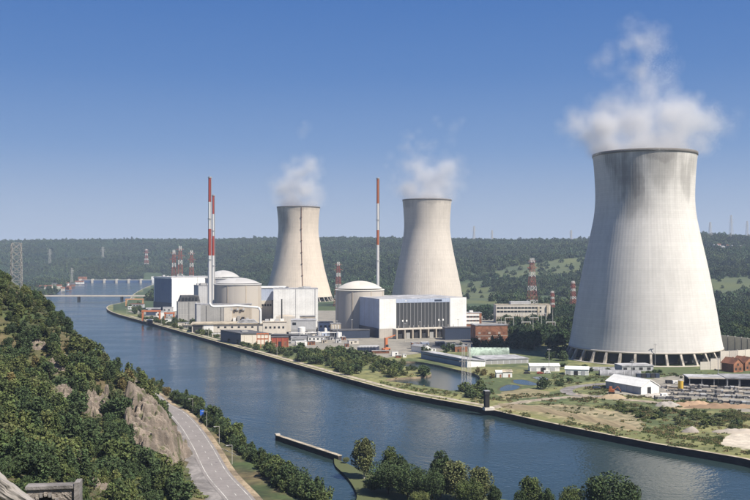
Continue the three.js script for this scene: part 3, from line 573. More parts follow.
{ // filter block with the white duct in front of the beige reactor building
  const t = thing('filter_building', 'grey concrete block carrying a white duct in front of the domed reactor', 'building', null, X(200.8, 975), 975, 4, 6), y0 = 8.4;
  body(t, 54, y0 + 18, 20, M.tan); part(t, 'cladding', box(24.5, 18, .6), M.grey, 12.25, y0, .35); for (const x of [6, 21.5]) part(t, 'seam', box(.5, 17, .3), M.dark, x, y0, .7);
  part(t, 'pilaster', box(8.6, 18, .9), M.cream, 29.2, y0, .5); slabRoof(t, 54, y0 + 18, 20, M.greyRoof);
  part(t, 'end_panel', box(9, 16, .5), M.cream, 49.6, y0, -1.2);
  for (let i = 0; i < 5; i++) part(t, 'vent', box(2.2, 2.2, 1.4), i % 2 ? M.dark : M.paleGrey, 33 + i * 3.2, y0 + 12 - (i % 2) * 1.2, .4);
  for (let i = 0; i < 4; i++) part(t, 'equipment', box(3, 4 + (i * 5) % 3, 3), [M.whitePlain, M.grey, M.dark, M.paleGrey][i], 36 + i * 4.6, y0, 1.6);
  const p = thing('podium_building', 'long low cream podium with a flat ledge under the filter block', 'building', null, X(192, 938), 938, 4, 8); body(p, 80, 8, 28, M.cream); slabRoof(p, 80, 8, 28, M.quayTop, 1.2, 1.0);
  onFront(p, 'loading_bay', 1, 0, 10, 7, M.dark, .1); for (let i = 0; i < 6; i++) onFront(p, 'window', 26 + i * 7, 4, 2.2, 1.8, M.glass, .1); onFront(p, 'white_panel', 12, 0, 10, 9, M.whitePlain, .3);
  part(p, 'skylight', prism([[0, 0], [22, 0], [18, 3.4], [5, 3.4]], 9), M.lightRoof, 46, 9.02, -1);
  // duct
  const d = thing('exhaust_duct', 'thick white duct running along the top of the filter block', 'duct', null, X(209.6, 910), 905, 4 + y0 + 18, 6);
  const tb = (pts, r) => new THREE.TubeGeometry(new THREE.CatmullRomCurve3(pts.map((q) => new THREE.Vector3(...q)), false, 'catmullrom', .08), 60, r, 10);
  part(d, 'pipe', tb([[.5, 5.2, -3], [2.8, 2.4, -3], [6, 1.7, -3], [24, 2.3, -3], [28, 2.6, -3], [46, .9, -3], [49.5, .4, -3], [51.5, -2, 1.6], [51.5, -15, 1.6]], 1.15), M.whitePlain);
  for (let i = 0; i < 5; i++) part(d, 'support', box(.5, 1.6, .5), M.steel, 8 + i * 7, .3, -3);
}
function chimney(px, d, topY, bands, r0, r1, label, group) {     // bands: [row, material]
  const s = F / d, gy = HY + (CH - 4) * s, H = (gy - topY) / s, t = thing('chimney', label, 'chimney', group, X(px, d), d, 4), R = (h) => lerp(r0, r1, h / H);
  let hi = H; for (const [row, mat, nm] of bands) { const lo = Math.max(0, (gy - row) / s); part(t, nm, cyl(R(lo), R(hi), hi - lo, 20, hi !== H), mat, 0, lo, 0); hi = lo; }
  for (const h of [H - 1.2, H * .72, H * .45]) part(t, 'platform', cyl(R(h) + .55, R(h) + .55, .7, 20), M.steel, 0, h, 0);
  part(t, 'lip', new THREE.TorusGeometry(r1, .3, 6, 20).rotateX(Math.PI / 2), M.steel, 0, H, 0);
  part(t, 'ladder', box(.5, H - 4, .4), M.steel, R(H / 2) * .7 + .3, 2, R(H / 2) * .75 + .25);
}
chimney(210, 1005, 177, [[202, M.redBand, 'red_band'], [229, M.whiteBand, 'white_band'], [255.5, M.redBand, 'red_band'], [400, M.whiteBand, 'white_band']], 2.5, 1.75, 'taller of the two red and white chimneys by the dome', 'red and white chimneys');
chimney(213.6, 1060, 195, [[214, M.redBand, 'red_band'], [236, M.whiteBand, 'white_band'], [255.5, M.redBand, 'red_band'], [400, M.whiteBand, 'white_band']], 2.0, 1.5, 'shorter red and white chimney just behind the taller one', 'red and white chimneys');
chimney(378, 985, 178, [[203.5, M.orangeBand, 'red_band'], [230, M.whiteBand, 'white_band'], [245, M.orangeBand, 'red_band'], [400, M.whiteBand, 'white_band']], 1.9, 1.5, 'single slim chimney with rust red bands between two cooling towers', 'red and white chimneys');
{ // white hall in the middle
  const t = thing('turbine_hall', 'plain bright white box hall in front of the tan cooling tower', 'building', null, X(273.5, 1010), 1010, 4, 5); body(t, 49.5, 42.5, 34, M.white); slabRoof(t, 49.5, 42.5, 34, M.lightRoof, .2, .5); fittings(t, 49.5, 42.5, 34, 4);
  const b = thing('annex_block', 'blue-grey wing with a flat white roof left of the bright white hall', 'building', null, X(259, 1030), 1045, 4, 5); body(b, 16, 41, 34, M.paleBlue); part(b, 'roof', box(30, 1.5, 32), M.whitePlain, 14, 42.2, -18); part(b, 'roof_band', box(3.5, 1.4, 8), M.navy, 30.4, 42.3, -4); onFront(b, 'lower_wall', 0, 0, 16, 28, M.cream, .8); for (let i = 0; i < 4; i++) onFront(b, 'window', 1.4 + i * 3, 21.5, 2, 2.6, M.dark, 1);
  const c = thing('control_building', 'white two-storey building with grey shutters and a tank in front', 'building', null, X(291, 890), 890, 4, 4); body(c, 24.5, 15.5, 20, M.paleGrey); slabRoof(c, 24.5, 15.5, 20, M.lightRoof); for (const x of [.6, 15.2]) for (const y of [2, 5.2]) onFront(c, 'shutter', x, y, 8.4, 1.5, M.grey, .1); onFront(c, 'window', 1.4, 11, 3.6, 2.6, M.glass, .1);
  const k = thing('storage_tank', 'white upright cylinder tank in front of the shuttered building', 'tank', null, X(301.5, 878), 878, 4); part(k, 'shell', cyl(3.6, 3.6, 9.5, 28), M.whitePlain); part(k, 'lid', new THREE.SphereGeometry(3.6, 28, 8, 0, 6.2832, 0, 1.5708).scale(1, .2, 1), M.whitePlain, 0, 9.5, 0); part(k, 'hoop', cyl(3.68, 3.68, .3, 28), M.grey, 0, 5, 0);
  for (const [px, d, y0, y1, lb] of [[272.4, 935, 317, 301, 'thin black exhaust stack at the corner of the bright white hall'], [281.8, 925, 317.5, 300, 'thin black exhaust stack standing in front of the bright white hall']]) { const s = F / d, gy = HY + (CH - 4) * s, q = thing('exhaust_stack', lb, 'stack', 'thin black stacks', X(px, d), d, 4); part(q, 'pipe', cyl(.75, .6, (gy - y1) / s, 14), M.black); part(q, 'base', box(3, 3, 3), M.dark); part(q, 'cowl', cyl(.8, .8, .8, 14), M.black, 0, (gy - y1) / s, 0); }
  const e = thing('cream_annex', 'cream low building with roof plant beside the thin black stacks', 'building', null, X(263, 885), 885, 4, 8); body(e, 23, 14, 18, M.cream); slabRoof(e, 23, 14, 18, M.tan); for (let i = 0; i < 4; i++) part(e, 'rooftop_unit', box(3.6, 2.2, 3), i % 2 ? M.whitePlain : M.paleGrey, 4 + i * 5, 14.6, -5 - (i % 2) * 4); for (let i = 0; i < 5; i++) onFront(e, 'window', 2 + i * 4.2, 8, 2, 2, M.glass, .1);
  const f = thing('cream_annex', 'small domed cream building under the bright white hall', 'building', null, X(276, 945), 945, 4, 5); body(f, 20, 16, 12, M.cream); part(f, 'roof', new THREE.SphereGeometry(9, 24, 6, 0, 6.2832, 0, 1.2).scale(1, .28, .6), M.tan, 10, 15, -6); const f2 = thing('pump_house', 'tan flat block at the foot of the bright white hall', 'building', null, X(300, 950), 950, 4, 5); body(f2, 16, 15.5, 10, M.tan); slabRoof(f2, 16, 15.5, 10, M.greyRoof); onFront(f2, 'vent', 3, 12, 4, 2, M.dark, .1);
  // dark blue shed with cream gable
  const g = thing('dark_shed', 'dark blue-grey shed with a cream end wall near the quay', 'building', null, X(241, 800), 800, 4, 32), w = 29, dep = 46; part(g, 'wall', prism([[0, 0], [w, 0], [w, 8.4], [0, 9.8]], dep), M.cream); onSide(g, 'cladding', 0, 0, dep, 9.4, M.navy, .3); const rf = part(g, 'roof', box(w + 1.6, .5, dep + 1.6), M.darkRoof, w / 2, 9.2, -dep / 2); rf.rotation.z = -.048; for (let i = 0; i < 3; i++) onFront(g, 'joint_strip', 3 + i * 8, 0, .35, 8, M.tan, .1); part(g, 'rooftop_unit', box(6, 1, 4), M.grey, 12, 9.8, -20);
  const h = thing('dark_shed', 'low black-roofed shed wing behind the orange gantry frame', 'building', null, X(270, 850), 850, 4, -18); body(h, 38, 4.6, 12, M.dark); slabRoof(h, 38, 4.6, 12, M.darkRoof, .6, .5);
  // orange frame and red building
  const o = thing('steel_scaffold', 'orange open steel frame beside the red building near the quay', 'gantry', null, X(257, 775), 775, 4, 6); for (const x of [0, 3.2, 6.4, 9.6]) for (const z of [0, -5]) part(o, 'column', box(.5, 12, .5), M.orange, x, 0, z); for (const z of [0, -5]) for (const y of [7, 11.5]) part(o, 'beam', box(10.2, .6, .5), M.orange, 4.8, y, z - .02); for (const x of [0, 3.2, 6.4, 9.6]) part(o, 'cross_beam', box(.45, .5, 5), M.orange, x, 11.55, -2.5);
  const q = thing('red_building', 'small red flat building with open bays near the quay', 'building', null, X(271.5, 778), 778, 4, 6); body(q, 14.5, 8.5, 8, M.red); slabRoof(q, 14.5, 8.5, 8, M.darkRoof); for (let i = 0; i < 3; i++) onFront(q, 'bay', 1.2 + i * 4.6, 0, 2.6, 5, i === 1 ? M.dark : M.brick, .1); for (let i = 0; i < 4; i++) onFront(q, 'pillar', i * 4.6, 0, .7, 8, M.orange, .35);
  const u = thing('low_block', 'long low grey-roofed block right of the red building', 'building', null, X(291, 815), 815, 4, 4); body(u, 14, 5, 8, M.paleGrey); slabRoof(u, 14, 5, 8, M.lightRoof); onFront(u, 'window_band', 1, 2.5, 11, 1, M.glass, .1);
}
{ // big hall with the window band in front of the beige tower
  const t = thing('turbine_hall', 'big hall with white ends and a tall dark window band', 'building', null, X(379.3, 869), 869, 4, 21), w = 93, dep = 80, h = 37.5, b0 = 9;
  body(t, w, h - .3, dep, M.white); slabRoof(t, w, h - .3, dep, M.lightRoof, .15, .5); part(t, 'plinth', box(w + .8, b0, dep + .8), M.concrete, w / 2, -.05, -dep / 2);
  onSide(t, 'pale_cladding', .2, b0, dep - .4, h - b0, M.paleBlue, .35); onSide(t, 'dark_base', -.4, 0, dep + 5, b0 + .2, M.navy, .8); for (let i = 1; i < 6; i++) onSide(t, 'seam', i * dep / 6, b0, .25, h - b0, M.grey, .4);
  onFront(t, 'white_end', 0, b0, 17.2, h - b0, M.white, .35); onFront(t, 'white_end', 75, b0 - 2, 18, h - b0 + 2.2, M.white, .5);
  onFront(t, 'parapet_band', 17.4, h - 4, 57.4, 3.8, M.paleBlue, .4); onFront(t, 'sign_board', 58, h - 3.1, 8, 1.8, M.navy, .5); onFront(t, 'lamp_box', 27, h - 2.8, 1, 1.2, M.whitePlain, .5);
  for (let i = 0; i < 15; i++) { onFront(t, 'pane', 17.6 + i * 3.8, b0, 3.42, h - b0 - 4.2, M.pane = M.pane || std(.055, .058, .06, { roughness: .35 }), .12); onFront(t, 'mullion', 17.5 + i * 3.8 + 3.45, b0, .36, h - b0 - 4.1, M.steel, .4); }
  for (const x of [23.5, 27.6, 62, 66.5]) onFront(t, 'light_disc', x, 15.2, 1.5, 1.7, M.whitePlain, .5);
  // transformer bays along its foot
  const y = thing('transformer_bays', 'row of tan concrete transformer bays at the foot of the windowed hall', 'transformer bays', null, X(396, 860), 858, 4, 21); part(y, 'deck', box(68, 1, 9), M.cream, 34, 8.6, -4.5);
  for (let i = 0; i < 9; i++) { part(y, 'dividing_wall', box(1.2, 8.5, 10), M.tan, 1 + i * 8.2, 0, -4.8); if (i < 8) part(y, 'transformer', box(4, 4.6 + (i * 7) % 3, 4), i % 3 === 1 ? M.grey : M.dark, 5.1 + i * 8.2, 0, -4); }
  part(y, 'back_wall', box(66, 8.4, .5), M.tan, 34, 0, -9.2);
  for (let i = 0; i < 12; i++) part(y, 'bushing', cyl(.35, .2, 2.8, 8), i % 2 ? M.steel : M.cream, 4 + i * 5.2, 9.65, -4 + (i % 3));
  const z = thing('stair_tower', 'narrow pale blue block at the back corner of the windowed hall', 'building', null, X(343, 938), 938, 4, 14); body(z, 6, 21, 8, M.paleBlue); slabRoof(z, 6, 21, 8, M.lightRoof); onFront(z, 'seam', 2.8, 0, .3, 20, M.grey, .1);
  const l = thing('low_block', 'long dark blue low building left of the windowed hall', 'building', null, X(333, 862), 862, 4, 14); body(l, 36, 7.5, 16, M.navy); slabRoof(l, 36, 7.5, 16, M.darkRoof); onFront(l, 'white_door', 6, 2, 2.6, 4, M.whitePlain, .1);
  const l2 = thing('low_block', 'flat grey block between the two white halls', 'building', null, X(318, 950), 950, 4, 6); body(l2, 16, 9, 14, M.paleBlue); slabRoof(l2, 16, 9, 14, M.greyRoof); for (let i = 0; i < 3; i++) onFront(l2, 'window', 2 + i * 4.5, 4, 2.4, 2.4, M.glass, .1);
  const l3 = thing('low_block', 'tan equipment block beside the stair tower', 'building', null, X(331, 905), 905, 4, 10); body(l3, 10, 11, 9, M.tan); slabRoof(l3, 10, 11, 9, M.greyRoof); for (let i = 0; i < 3; i++) onFront(l3, 'pipe', 1.5 + i * 2.8, 0, .8, 10, M.whitePlain, .5);
  const l4 = thing('low_block', 'small white cabin row in front of the shuttered building', 'building', null, X(308, 830), 830, 4, 4); body(l4, 15, 4.5, 6, M.whitePlain); slabRoof(l4, 15, 4.5, 6, M.greyRoof); for (let i = 0; i < 4; i++) onFront(l4, 'window', 1 + i * 3.6, 2, 1.8, 1.3, M.glass, .1);
  // office with white bands, brick building, rear offices
  const o = thing('office_building', 'white banded office right of the windowed hall', 'building', null, X(466.5, 1015), 1015, 4, 4); body(o, 17, 15.4, 12, M.brick); for (const q of [3.2, 7.6, 12]) onFront(o, 'white_band', -.2, q, 14.6, 2.6, M.whitePlain, .4); for (const q of [5.9, 10.3]) openings(o, 4, .6, 14, q, 2.6, 1.5, M.glass); slabRoof(o, 17, 15.4, 12, M.lightRoof); part(o, 'rooftop_unit', box(4, 2, 4), M.whitePlain, 6, 16, -5);
  const k = thing('brick_building', 'long orange brick building behind the green barrel-roofed store', 'building', null, X(475.5, 820), 820, 4, 8); body(k, 30, 15.5, 18, M.brick); slabRoof(k, 30, 15.5, 18, M.greyRoof); for (const q of [3, 8]) for (let i = 0; i < 6; i++) onFront(k, 'window', 2.6 + i * 4.6, q, 2.2, 1.7, i % 2 ? M.brickRoof : M.concrete, .1); onFront(k, 'band', 0, 6, 30, .5, M.concrete, .12); const k2 = thing('brick_building', 'dark blue brick store between windowed hall and orange brick building', 'building', null, X(445, 850), 850, 4, 8); body(k2, 28, 11, 12, M.navy); slabRoof(k2, 28, 11, 12, M.darkRoof); onFront(k2, 'brick_pier', 26, 0, 3.4, 14, M.brick, .4);
  const r = thing('office_building', 'long flat office with dark window bands in front of the big pylon', 'building', null, X(496, 1080), 1080, 12, 4); body(r, 66, 13.2, 15, M.cream); for (const q of [4.2, 8.6]) openings(r, 13, 1, 55, q, 3.6, 2, M.glass); slabRoof(r, 66, 13.2, 15, M.quayTop); part(r, 'penthouse', box(24, 3.4, 9), M.paleGrey, 30, 13.8, -6); onFront(r, 'stair_shaft', 61, -1, 3, 13.6, M.quayTop, 2); onFront(r, 'pier', 50, 0, 2.6, 11, M.quayTop, .6); part(r, 'foundation', box(66, 9, 15), M.tan, 33, -9, -7.5);
}
{ // harbour-side stores
  const t = thing('blue_shed', 'long shed with a blue wall and a pale grey roof beside the basin', 'building', null, ...(() => { const [x, d] = G(467, 367.5); return [x, d]; })(), 4, 26), w = 15, dep = 66;
  part(t, 'wall', prism([[0, 0], [w, 0], [w, 3.8], [0, 5.2]], dep), M.white).position.set(0, 0, 0); onSide(t, 'cladding', 0, 0, dep, 5, M.steelBlue, .25); onSide(t, 'window_strip', 3, 3.1, dep - 6, .8, M.navy, .3); const rf = part(t, 'roof', box(w + 1.2, .3, dep + 1.2), M.lightRoof, w / 2, 4.65, -dep / 2); rf.rotation.z = -.093;
  const v = thing('barrel_store', 'pale green barrel-roofed store behind the blue shed', 'building', null, X(469, 700), 700, 4, -4), arc = []; for (let i = 0; i <= 14; i++) { const a = Math.PI * i / 14; arc.push([5.2 - 5.2 * Math.cos(a), 7.2 * Math.sin(a)]); } const ag = prism(arc, 31); ag.rotateY(-Math.PI / 2); part(v, 'vault', ag, M.green, 0, 0, -10.4); for (let i = 0; i < 9; i++) part(v, 'roof_light', box(1.3, .5, .8), M.dark, 2 + i * 3.3, 6.6, -4);
  const f = thing('flat_store', 'very low wide store with a flat pale grey roof right of the blue shed', 'building', null, X(484, 655), 652, 4, 14); body(f, 34, 3.2, 26, M.paleGrey); slabRoof(f, 34, 3.2, 26, M.lightRoof, .4, .5); for (let i = 0; i < 7; i++) onFront(f, 'bay_door', 1.5 + i * 4.6, 0, 3.4, 2.6, M.grey, .1);
  const hut = (px, py, w, h, dp, lb, m) => { const [x, d] = G(px, py), q = thing('white_hut', lb, 'hut', 'small white huts by the ponds', x, d, 4, 4); gable(q, w, dp, h, 1.1, M.whitePlain, m, 'x'); onFront(q, 'door', w * .6, 0, 1.1, 2, M.brick, .1); };
  hut(496.3, 377.5, 3.6, 3, 3.4, 'smaller white hut with a brown door by the ponds', M.whitePlain); hut(502.8, 377.4, 6, 3.3, 4.4, 'larger white hut by the ponds', M.quayTop);
  const s = thing('white_shed', 'white-gabled shed at the head of the harbour channel', 'building', null, ...G(424.5, 353), 4, 40); gable(s, 6.5, 16, 4.6, 1.6, M.whitePlain, M.greyRoof, 'z'); onFront(s, 'door', 2, 0, 2.4, 3, M.grey, .1);
  const wks = (px, py, w, h, dp, yaw, lb, roof) => { const [x, d] = G(px, py), q = thing('white_shed', lb, 'building', null, x, d, 4, yaw); gable(q, w, dp, h, 1.4, M.white, roof, 'x'); for (let i = 0; i < 3; i++) onFront(q, 'door', 1 + i * w / 3.2, 0, w / 6, h * .75, i === 1 ? M.dark : M.paleGrey, .1); };
  wks(530, 371.5, 20, 3.4, 8, 0, 'low white shed with open bays between flat store and big tower', M.whitePlain); wks(565, 374.8, 15, 3.6, 9, -14, 'low white shed on the grass left of the polytunnel', M.whitePlain);
  // polytunnels and low roofs below the big tower
  const pt = (px, py, len, r, yaw, lb) => { const [x, d] = G(px, py), q = thing('polytunnel', lb, 'polytunnel', 'grey tunnels below the big tower', x, d, 4, yaw), a = []; for (let i = 0; i <= 12; i++) { const e = Math.PI * i / 12; a.push([r - r * Math.cos(e), r * .75 * Math.sin(e)]); } const g = prism(a, len); g.rotateY(-Math.PI / 2).translate(0, 0, -2 * r); part(q, 'cover', g, M.greyRoof); for (let i = 0; i <= 5; i++) { const h = prism(a.map(([u, v]) => [(u - r) * 1.02 + r, v * 1.02]), .3); h.rotateY(-Math.PI / 2).translate(i * (len - .3) / 5, 0, -2 * r); part(q, 'hoop', h, M.steel); } };
  pt(600, 375.6, 26, 4.6, -8, 'long rounded grey tunnel in front of the big tower'); pt(588, 371, 18, 3.4, -4, 'smaller rounded grey tunnel close under the big tower');
  const lr = thing('flat_store', 'flat grey-roofed store behind the white pitched shed', 'building', null, ...G(622, 371.5), 4, 6); body(lr, 22, 3.4, 14, M.paleGrey); slabRoof(lr, 22, 3.4, 14, M.lightRoof); openings(lr, 4, 1, 20, 1, 2.4, 1.6, M.dark, 'bay_door');
  const hd = thing('container_stack', 'dark row of stacked bales beside the flat store', 'stack', null, ...G(637, 378), 4, 3); for (let i = 0; i < 5; i++) part(hd, 'bale', box(2.6, 2.6, 3), i % 2 ? M.dark : M.navy, 1.4 + i * 3, 0, -1.6);
  // white pitched shed
  const p = thing('white_shed', 'white pitched-roof shed with a dark door beside the stockyard', 'building', null, ...G(641, 394.6), 4, 27); gable(p, 13.5, 29, 4.1, 3.6, M.whitePlain, M.whitePlain, 'z'); onFront(p, 'door', 4.6, 0, 2.7, 3.8, M.dark, .1); onSide(p, 'shadow_cladding', 0, 0, 29, 3.8, M.paleGrey, .15); for (let i = 0; i < 6; i++) onSide(p, 'post', i * 5.6, 0, .35, 4, M.steel, .3);
  const cn = thing('canopy_roof', 'wide low grey canopy roof behind the stockyard', 'building', null, ...G(688, 386), 4, -8), RW = 52; part(cn, 'roof', box(RW, .6, 16), M.lightRoof, RW / 2, 4.6, -8); part(cn, 'back_wall', box(RW, 4.5, .3), M.dark, RW / 2, 0, -12); for (let i = 0; i < 8; i++) part(cn, 'post', box(.35, 4.6, .35), M.steel, 1 + i * 7, 0, -.6); part(cn, 'fascia', box(RW, .9, .2), M.cream, RW / 2, 4.5, .15);
  const cn2 = thing('canopy_roof', 'second low blue-grey roof in front of the brick houses', 'building', null, ...G(726, 387), 4, -6); part(cn2, 'roof', box(40, .6, 20), M.greyRoof, 20, 4.9, -10); part(cn2, 'back_wall', box(40, 4.8, .3), M.grey, 20, 0, -14); for (let i = 0; i < 6; i++) part(cn2, 'post', box(.4, 4.9, .4), M.steel, 1 + i * 7, 0, -.8);
  const house = (px, py, yaw, lb) => { const [x, d] = G(px, py), q = thing('brick_house', lb, 'house', 'brick houses by the screen wall', x, d, 4, yaw); gable(q, 8.5, 11, 5.5, 3.4, M.brick, M.brickRoof, 'z'); for (const [a, b] of [[1.4, 1.4], [5.2, 1.4], [3.2, 4.4]]) onFront(q, 'window', a, b, 1.3, 1.5, M.glass, .1); part(q, 'chimney', box(.8, 2, .8), M.brick, 5.6, 7.6, -6); };
  house(733.5, 372.5, 24, 'brick house with one gable, nearer the screen wall'); house(745, 371, 24, 'brick house at the right edge behind the blue-grey roof');
}

// ---------------------------------------------------------------- lattice pylons
function lattice(o) {    // square tapering mast of bars; bands of colour from the foot up
  const t = thing(o.name || 'pylon', o.label, 'pylon', o.group, o.x, o.d, o.y, o.yaw ?? 20), n = o.n, W = (k) => lerp(o.w0, o.w1, Math.pow(k, .75));
  const nb = o.mats.length > 1 ? o.bands : 1;
  for (let b = 0; b < nb; b++) {
    const list = [], i0 = Math.round(b / nb * n), i1 = Math.round((b + 1) / nb * n);
    for (let i = i0; i < i1; i++) {
      const y0 = o.h * i / n, y1 = o.h * (i + 1) / n, a = W(i / n) / 2, c = W((i + 1) / n) / 2, C = [[-1, -1], [1, -1], [1, 1], [-1, 1]];
      for (let k = 0; k < 4; k++) { const p = C[k], q = C[(k + 1) % 4]; list.push(beam([p[0] * a, y0, p[1] * a], [p[0] * c, y1, p[1] * c], o.t)); list.push(beam([p[0] * a, y0, p[1] * a], [q[0] * c, y1, q[1] * c], o.t * .7), beam([q[0] * a, y0, q[1] * a], [p[0] * c, y1, p[1] * c], o.t * .7), beam([p[0] * c, y1, p[1] * c], [q[0] * c, y1, q[1] * c], o.t * .6)); }
    }
    part(t, nb > 1 ? (b % 2 ? 'white_band' : 'red_band') : 'mast', mergeGeometries(list), o.mats[b % o.mats.length]);
  }
  for (const [f, L] of o.arms || []) { const y = o.h * f, u = W(f) / 2, list = []; for (const s of [-1, 1]) list.push(beam([0, y, -u * .6], [s * L, y + .3, 0], o.t), beam([0, y, u * .6], [s * L, y + .3, 0], o.t), beam([0, y + L * .28, 0], [s * L, y + .3, 0], o.t * .8)); const ca = part(t, 'crossarm', mergeGeometries(list), o.mats[0]); for (const s of [-1, 1]) part(ca, 'insulator', cyl(o.t * .6, o.t * .6, L * .3, 6), M.grey, s * L * .96, y - L * .3, 0); }
  return t;
}
const topH = (py, d) => CH - (py - HY) / F * d;
{
  const rw = [M.pylonRed, M.pylonWhite], P = (px, top, d, w0, w1, label, o = {}) => { const y = o.y ?? (d > 1340 ? farAt(px, d) : 4); lattice({ x: X(px, d), d, y, h: topH(top, d) - y, w0, w1, n: 12, t: d / F * .24, bands: 8, mats: rw, label, group: 'red and white lattice pylons', arms: [[.82, w0 * .55], [.94, w0 * .42]], ...o }); };
  P(174, 250, 1600, 13, 3.4, 'red and white lattice pylon behind the white and blue hall, leftmost of three'); P(180.3, 246, 1600, 15, 3.6, 'tallest of three red and white pylons above the white and blue hall'); P(191.6, 250.5, 1650, 13, 3.4, 'red and white pylon right of the tallest one above the white and blue hall');
  P(146.5, 249, 3500, 20, 5, 'small distant red and white pylon on the wooded slope beyond the river'); P(338.3, 262, 1450, 13, 3, 'red and white pylon between the tan tower and the cream dome'); P(532, 258, 1250, 14, 4, 'big red and white pylon behind the long flat office'); P(552.3, 291, 1230, 7, 2.6, 'short red and white pylon just right of the long flat office'); P(573, 281, 1300, 9, 3, 'red and white pylon close beside the left flank of the biggest tower');
  const g = [M.galv], Q = (px, top, d, w0, w1, label, o = {}) => { const y = o.y ?? (d > 1340 ? farAt(px, d) + 6 : 4); lattice({ x: X(px, d), d, y, h: topH(top, d) - y, w0, w1, n: 12, t: d / F * .115, bands: 1, mats: g, label, group: 'grey lattice pylons', arms: [[.7, w0 * .8], [.82, w0 * .7], [.94, w0 * .5]], ...o }); };
  Q(418, 259, 960, 7, 1.6, 'slim grey pylon seen against the beige cooling tower');
  Q(710, 222, 3400, 14, 3, 'distant grey pylon on the ridge just right of the biggest tower'); Q(731, 215, 3350, 16, 3, 'tallest distant grey pylon on the ridge at the right'); Q(747, 221, 3400, 14, 3, 'distant grey pylon on the ridge at the right edge'); Q(474, 226, 3800, 12, 3, 'distant grey pylon on the ridge right of the beige tower'); Q(492, 230, 3850, 10, 3, 'small distant grey pylon on the ridge between two towers'); Q(571, 230, 3700, 10, 3, 'small distant grey pylon on the ridge left of the biggest tower'); Q(50, 249, 3600, 12, 3, 'faint grey pylon on the wooded slope above the river'); Q(103, 247, 3700, 12, 3, 'faint grey pylon on the wooded slope above the weir'); Q(72, 268, 2700, 8, 2, 'faint twin-armed pylon by the weir');
  const hx = X(16.5, 540); lattice({ x: hx, d: 540, y: hillAt(hx, 540) - 1, h: topH(243, 540) - hillAt(hx, 540) + 1, w0: 7, w1: 5.2, n: 9, t: .24, bands: 1, mats: [std(.26, .25, .235)], label: 'stout lattice pylon standing in the trees on the near hilltop', group: 'grey lattice pylons', yaw: 30 });
  for (const [px, lb] of [[463.3, 'left mast of the pair of slim lattice masts by the harbour basin'], [469, 'right mast of the pair of slim lattice masts by the harbour basin']]) { const [x, d] = G(px, 390); lattice({ name: 'lattice_mast', x, d, y: 4, h: topH(344, d) - 4, w0: 2.3, w1: 1.3, n: 9, t: .085, bands: 1, mats: g, label: lb, group: 'pair of lattice masts', yaw: 15, arms: px < 465 ? [[.62, 2.6]] : [] }); }
}
// ---------------------------------------------------------------- bridge, weir, houses upstream
{
  const b = thing('road_bridge', 'slender pale road bridge across the river upstream', 'bridge', null, -700, 1712, 0); part(b, 'deck', box(300, 1.7, 9), M.concrete, 150, 8.7); part(b, 'parapet', box(300, 1.1, .4), M.cream, 150, 10.41, 4.2); part(b, 'parapet', box(300, 1.1, .4), M.cream, 150, 10.41, -4.2);
  for (const x of [X(79, 1712) + 700, X(122, 1712) + 700]) part(b, 'pier', box(3.5, 12, 8), M.dark, x, -3.4);
  const w = thing('river_weir', 'long weir with white gate piers across the far end of the river', 'weir', null, X(80, 3000), 3000, 0); const L = X(160, 3000) - X(80, 3000);
  part(w, 'walkway', box(L, 2, 6), M.paleGrey, L / 2, 10);
  for (let i = 0; i < 7; i++) { part(w, 'pier', box(6, 17, 14), i === 6 ? M.whitePlain : M.cream, i * L / 6.6 + 2, -3); if (i < 6) part(w, 'gate', box(L / 6.6 - 8, 9, 2), M.blue, (i + .5) * L / 6.6 + 2, 0, 2); }
  part(w, 'lock_house', box(26, 12, 12), M.brick, 6, 9, -10); const ln = part(w, 'lock_house', box(20, 16, 14), M.whitePlain, L * .93, 6, -6); ln.userData.label = 'white control house at the end of the weir';
  const H = [[66, 2250, 10, 'brick'], [61, 2150, 9, 'cream'], [70, 2500, 14, 'brick'], [57, 2350, 12, 'cream'], [63, 2600, 16, 'whitePlain'], [52, 2500, 30, 'cream'], [75, 2760, 26, 'whitePlain'], [36, 2300, 40, 'cream']];
  const names = ['small brick house on the upstream left bank', 'small cream house nearest the bridge on the left bank', 'brick house near the weir on the left bank', 'cream house set back among trees on the left bank', 'white house near the weir on the left bank', 'wide low cream building on the left bank', 'long white building beside the weir', 'long low tan building behind the hilltop trees'];
  H.forEach(([px, d, w2, m], i) => { const q = thing('river_house', names[i], 'house', 'houses on the upstream bank', X(px, d), d, 3.6, (i * 37) % 40 - 20); gable(q, w2, 9, 6, 3.4, M[m], i % 3 === 2 ? M.darkRoof : M.brickRoof, 'x'); for (let k = 0; k < 3; k++) onFront(q, 'window', 1 + k * w2 / 3.3, 2, 1.6, 1.8, M.glass, .1); });
  // far village on the slope at the right
  [[714, 2950], [718, 2960], [722, 2900], [727, 2940], [732, 2960], [716, 2880], [740, 2930]].forEach(([px, d], i) => { const q = thing('far_house', 'tiny pale house of the cluster on the far wooded slope', 'house', 'far houses on the wooded slope', X(px, d), d, farAt(px, d) + 2, i * 13 % 50); gable(q, 15, 11, 9, 4, M.whitePlain, i % 2 ? M.brickRoof : M.greyRoof, 'x'); });
}
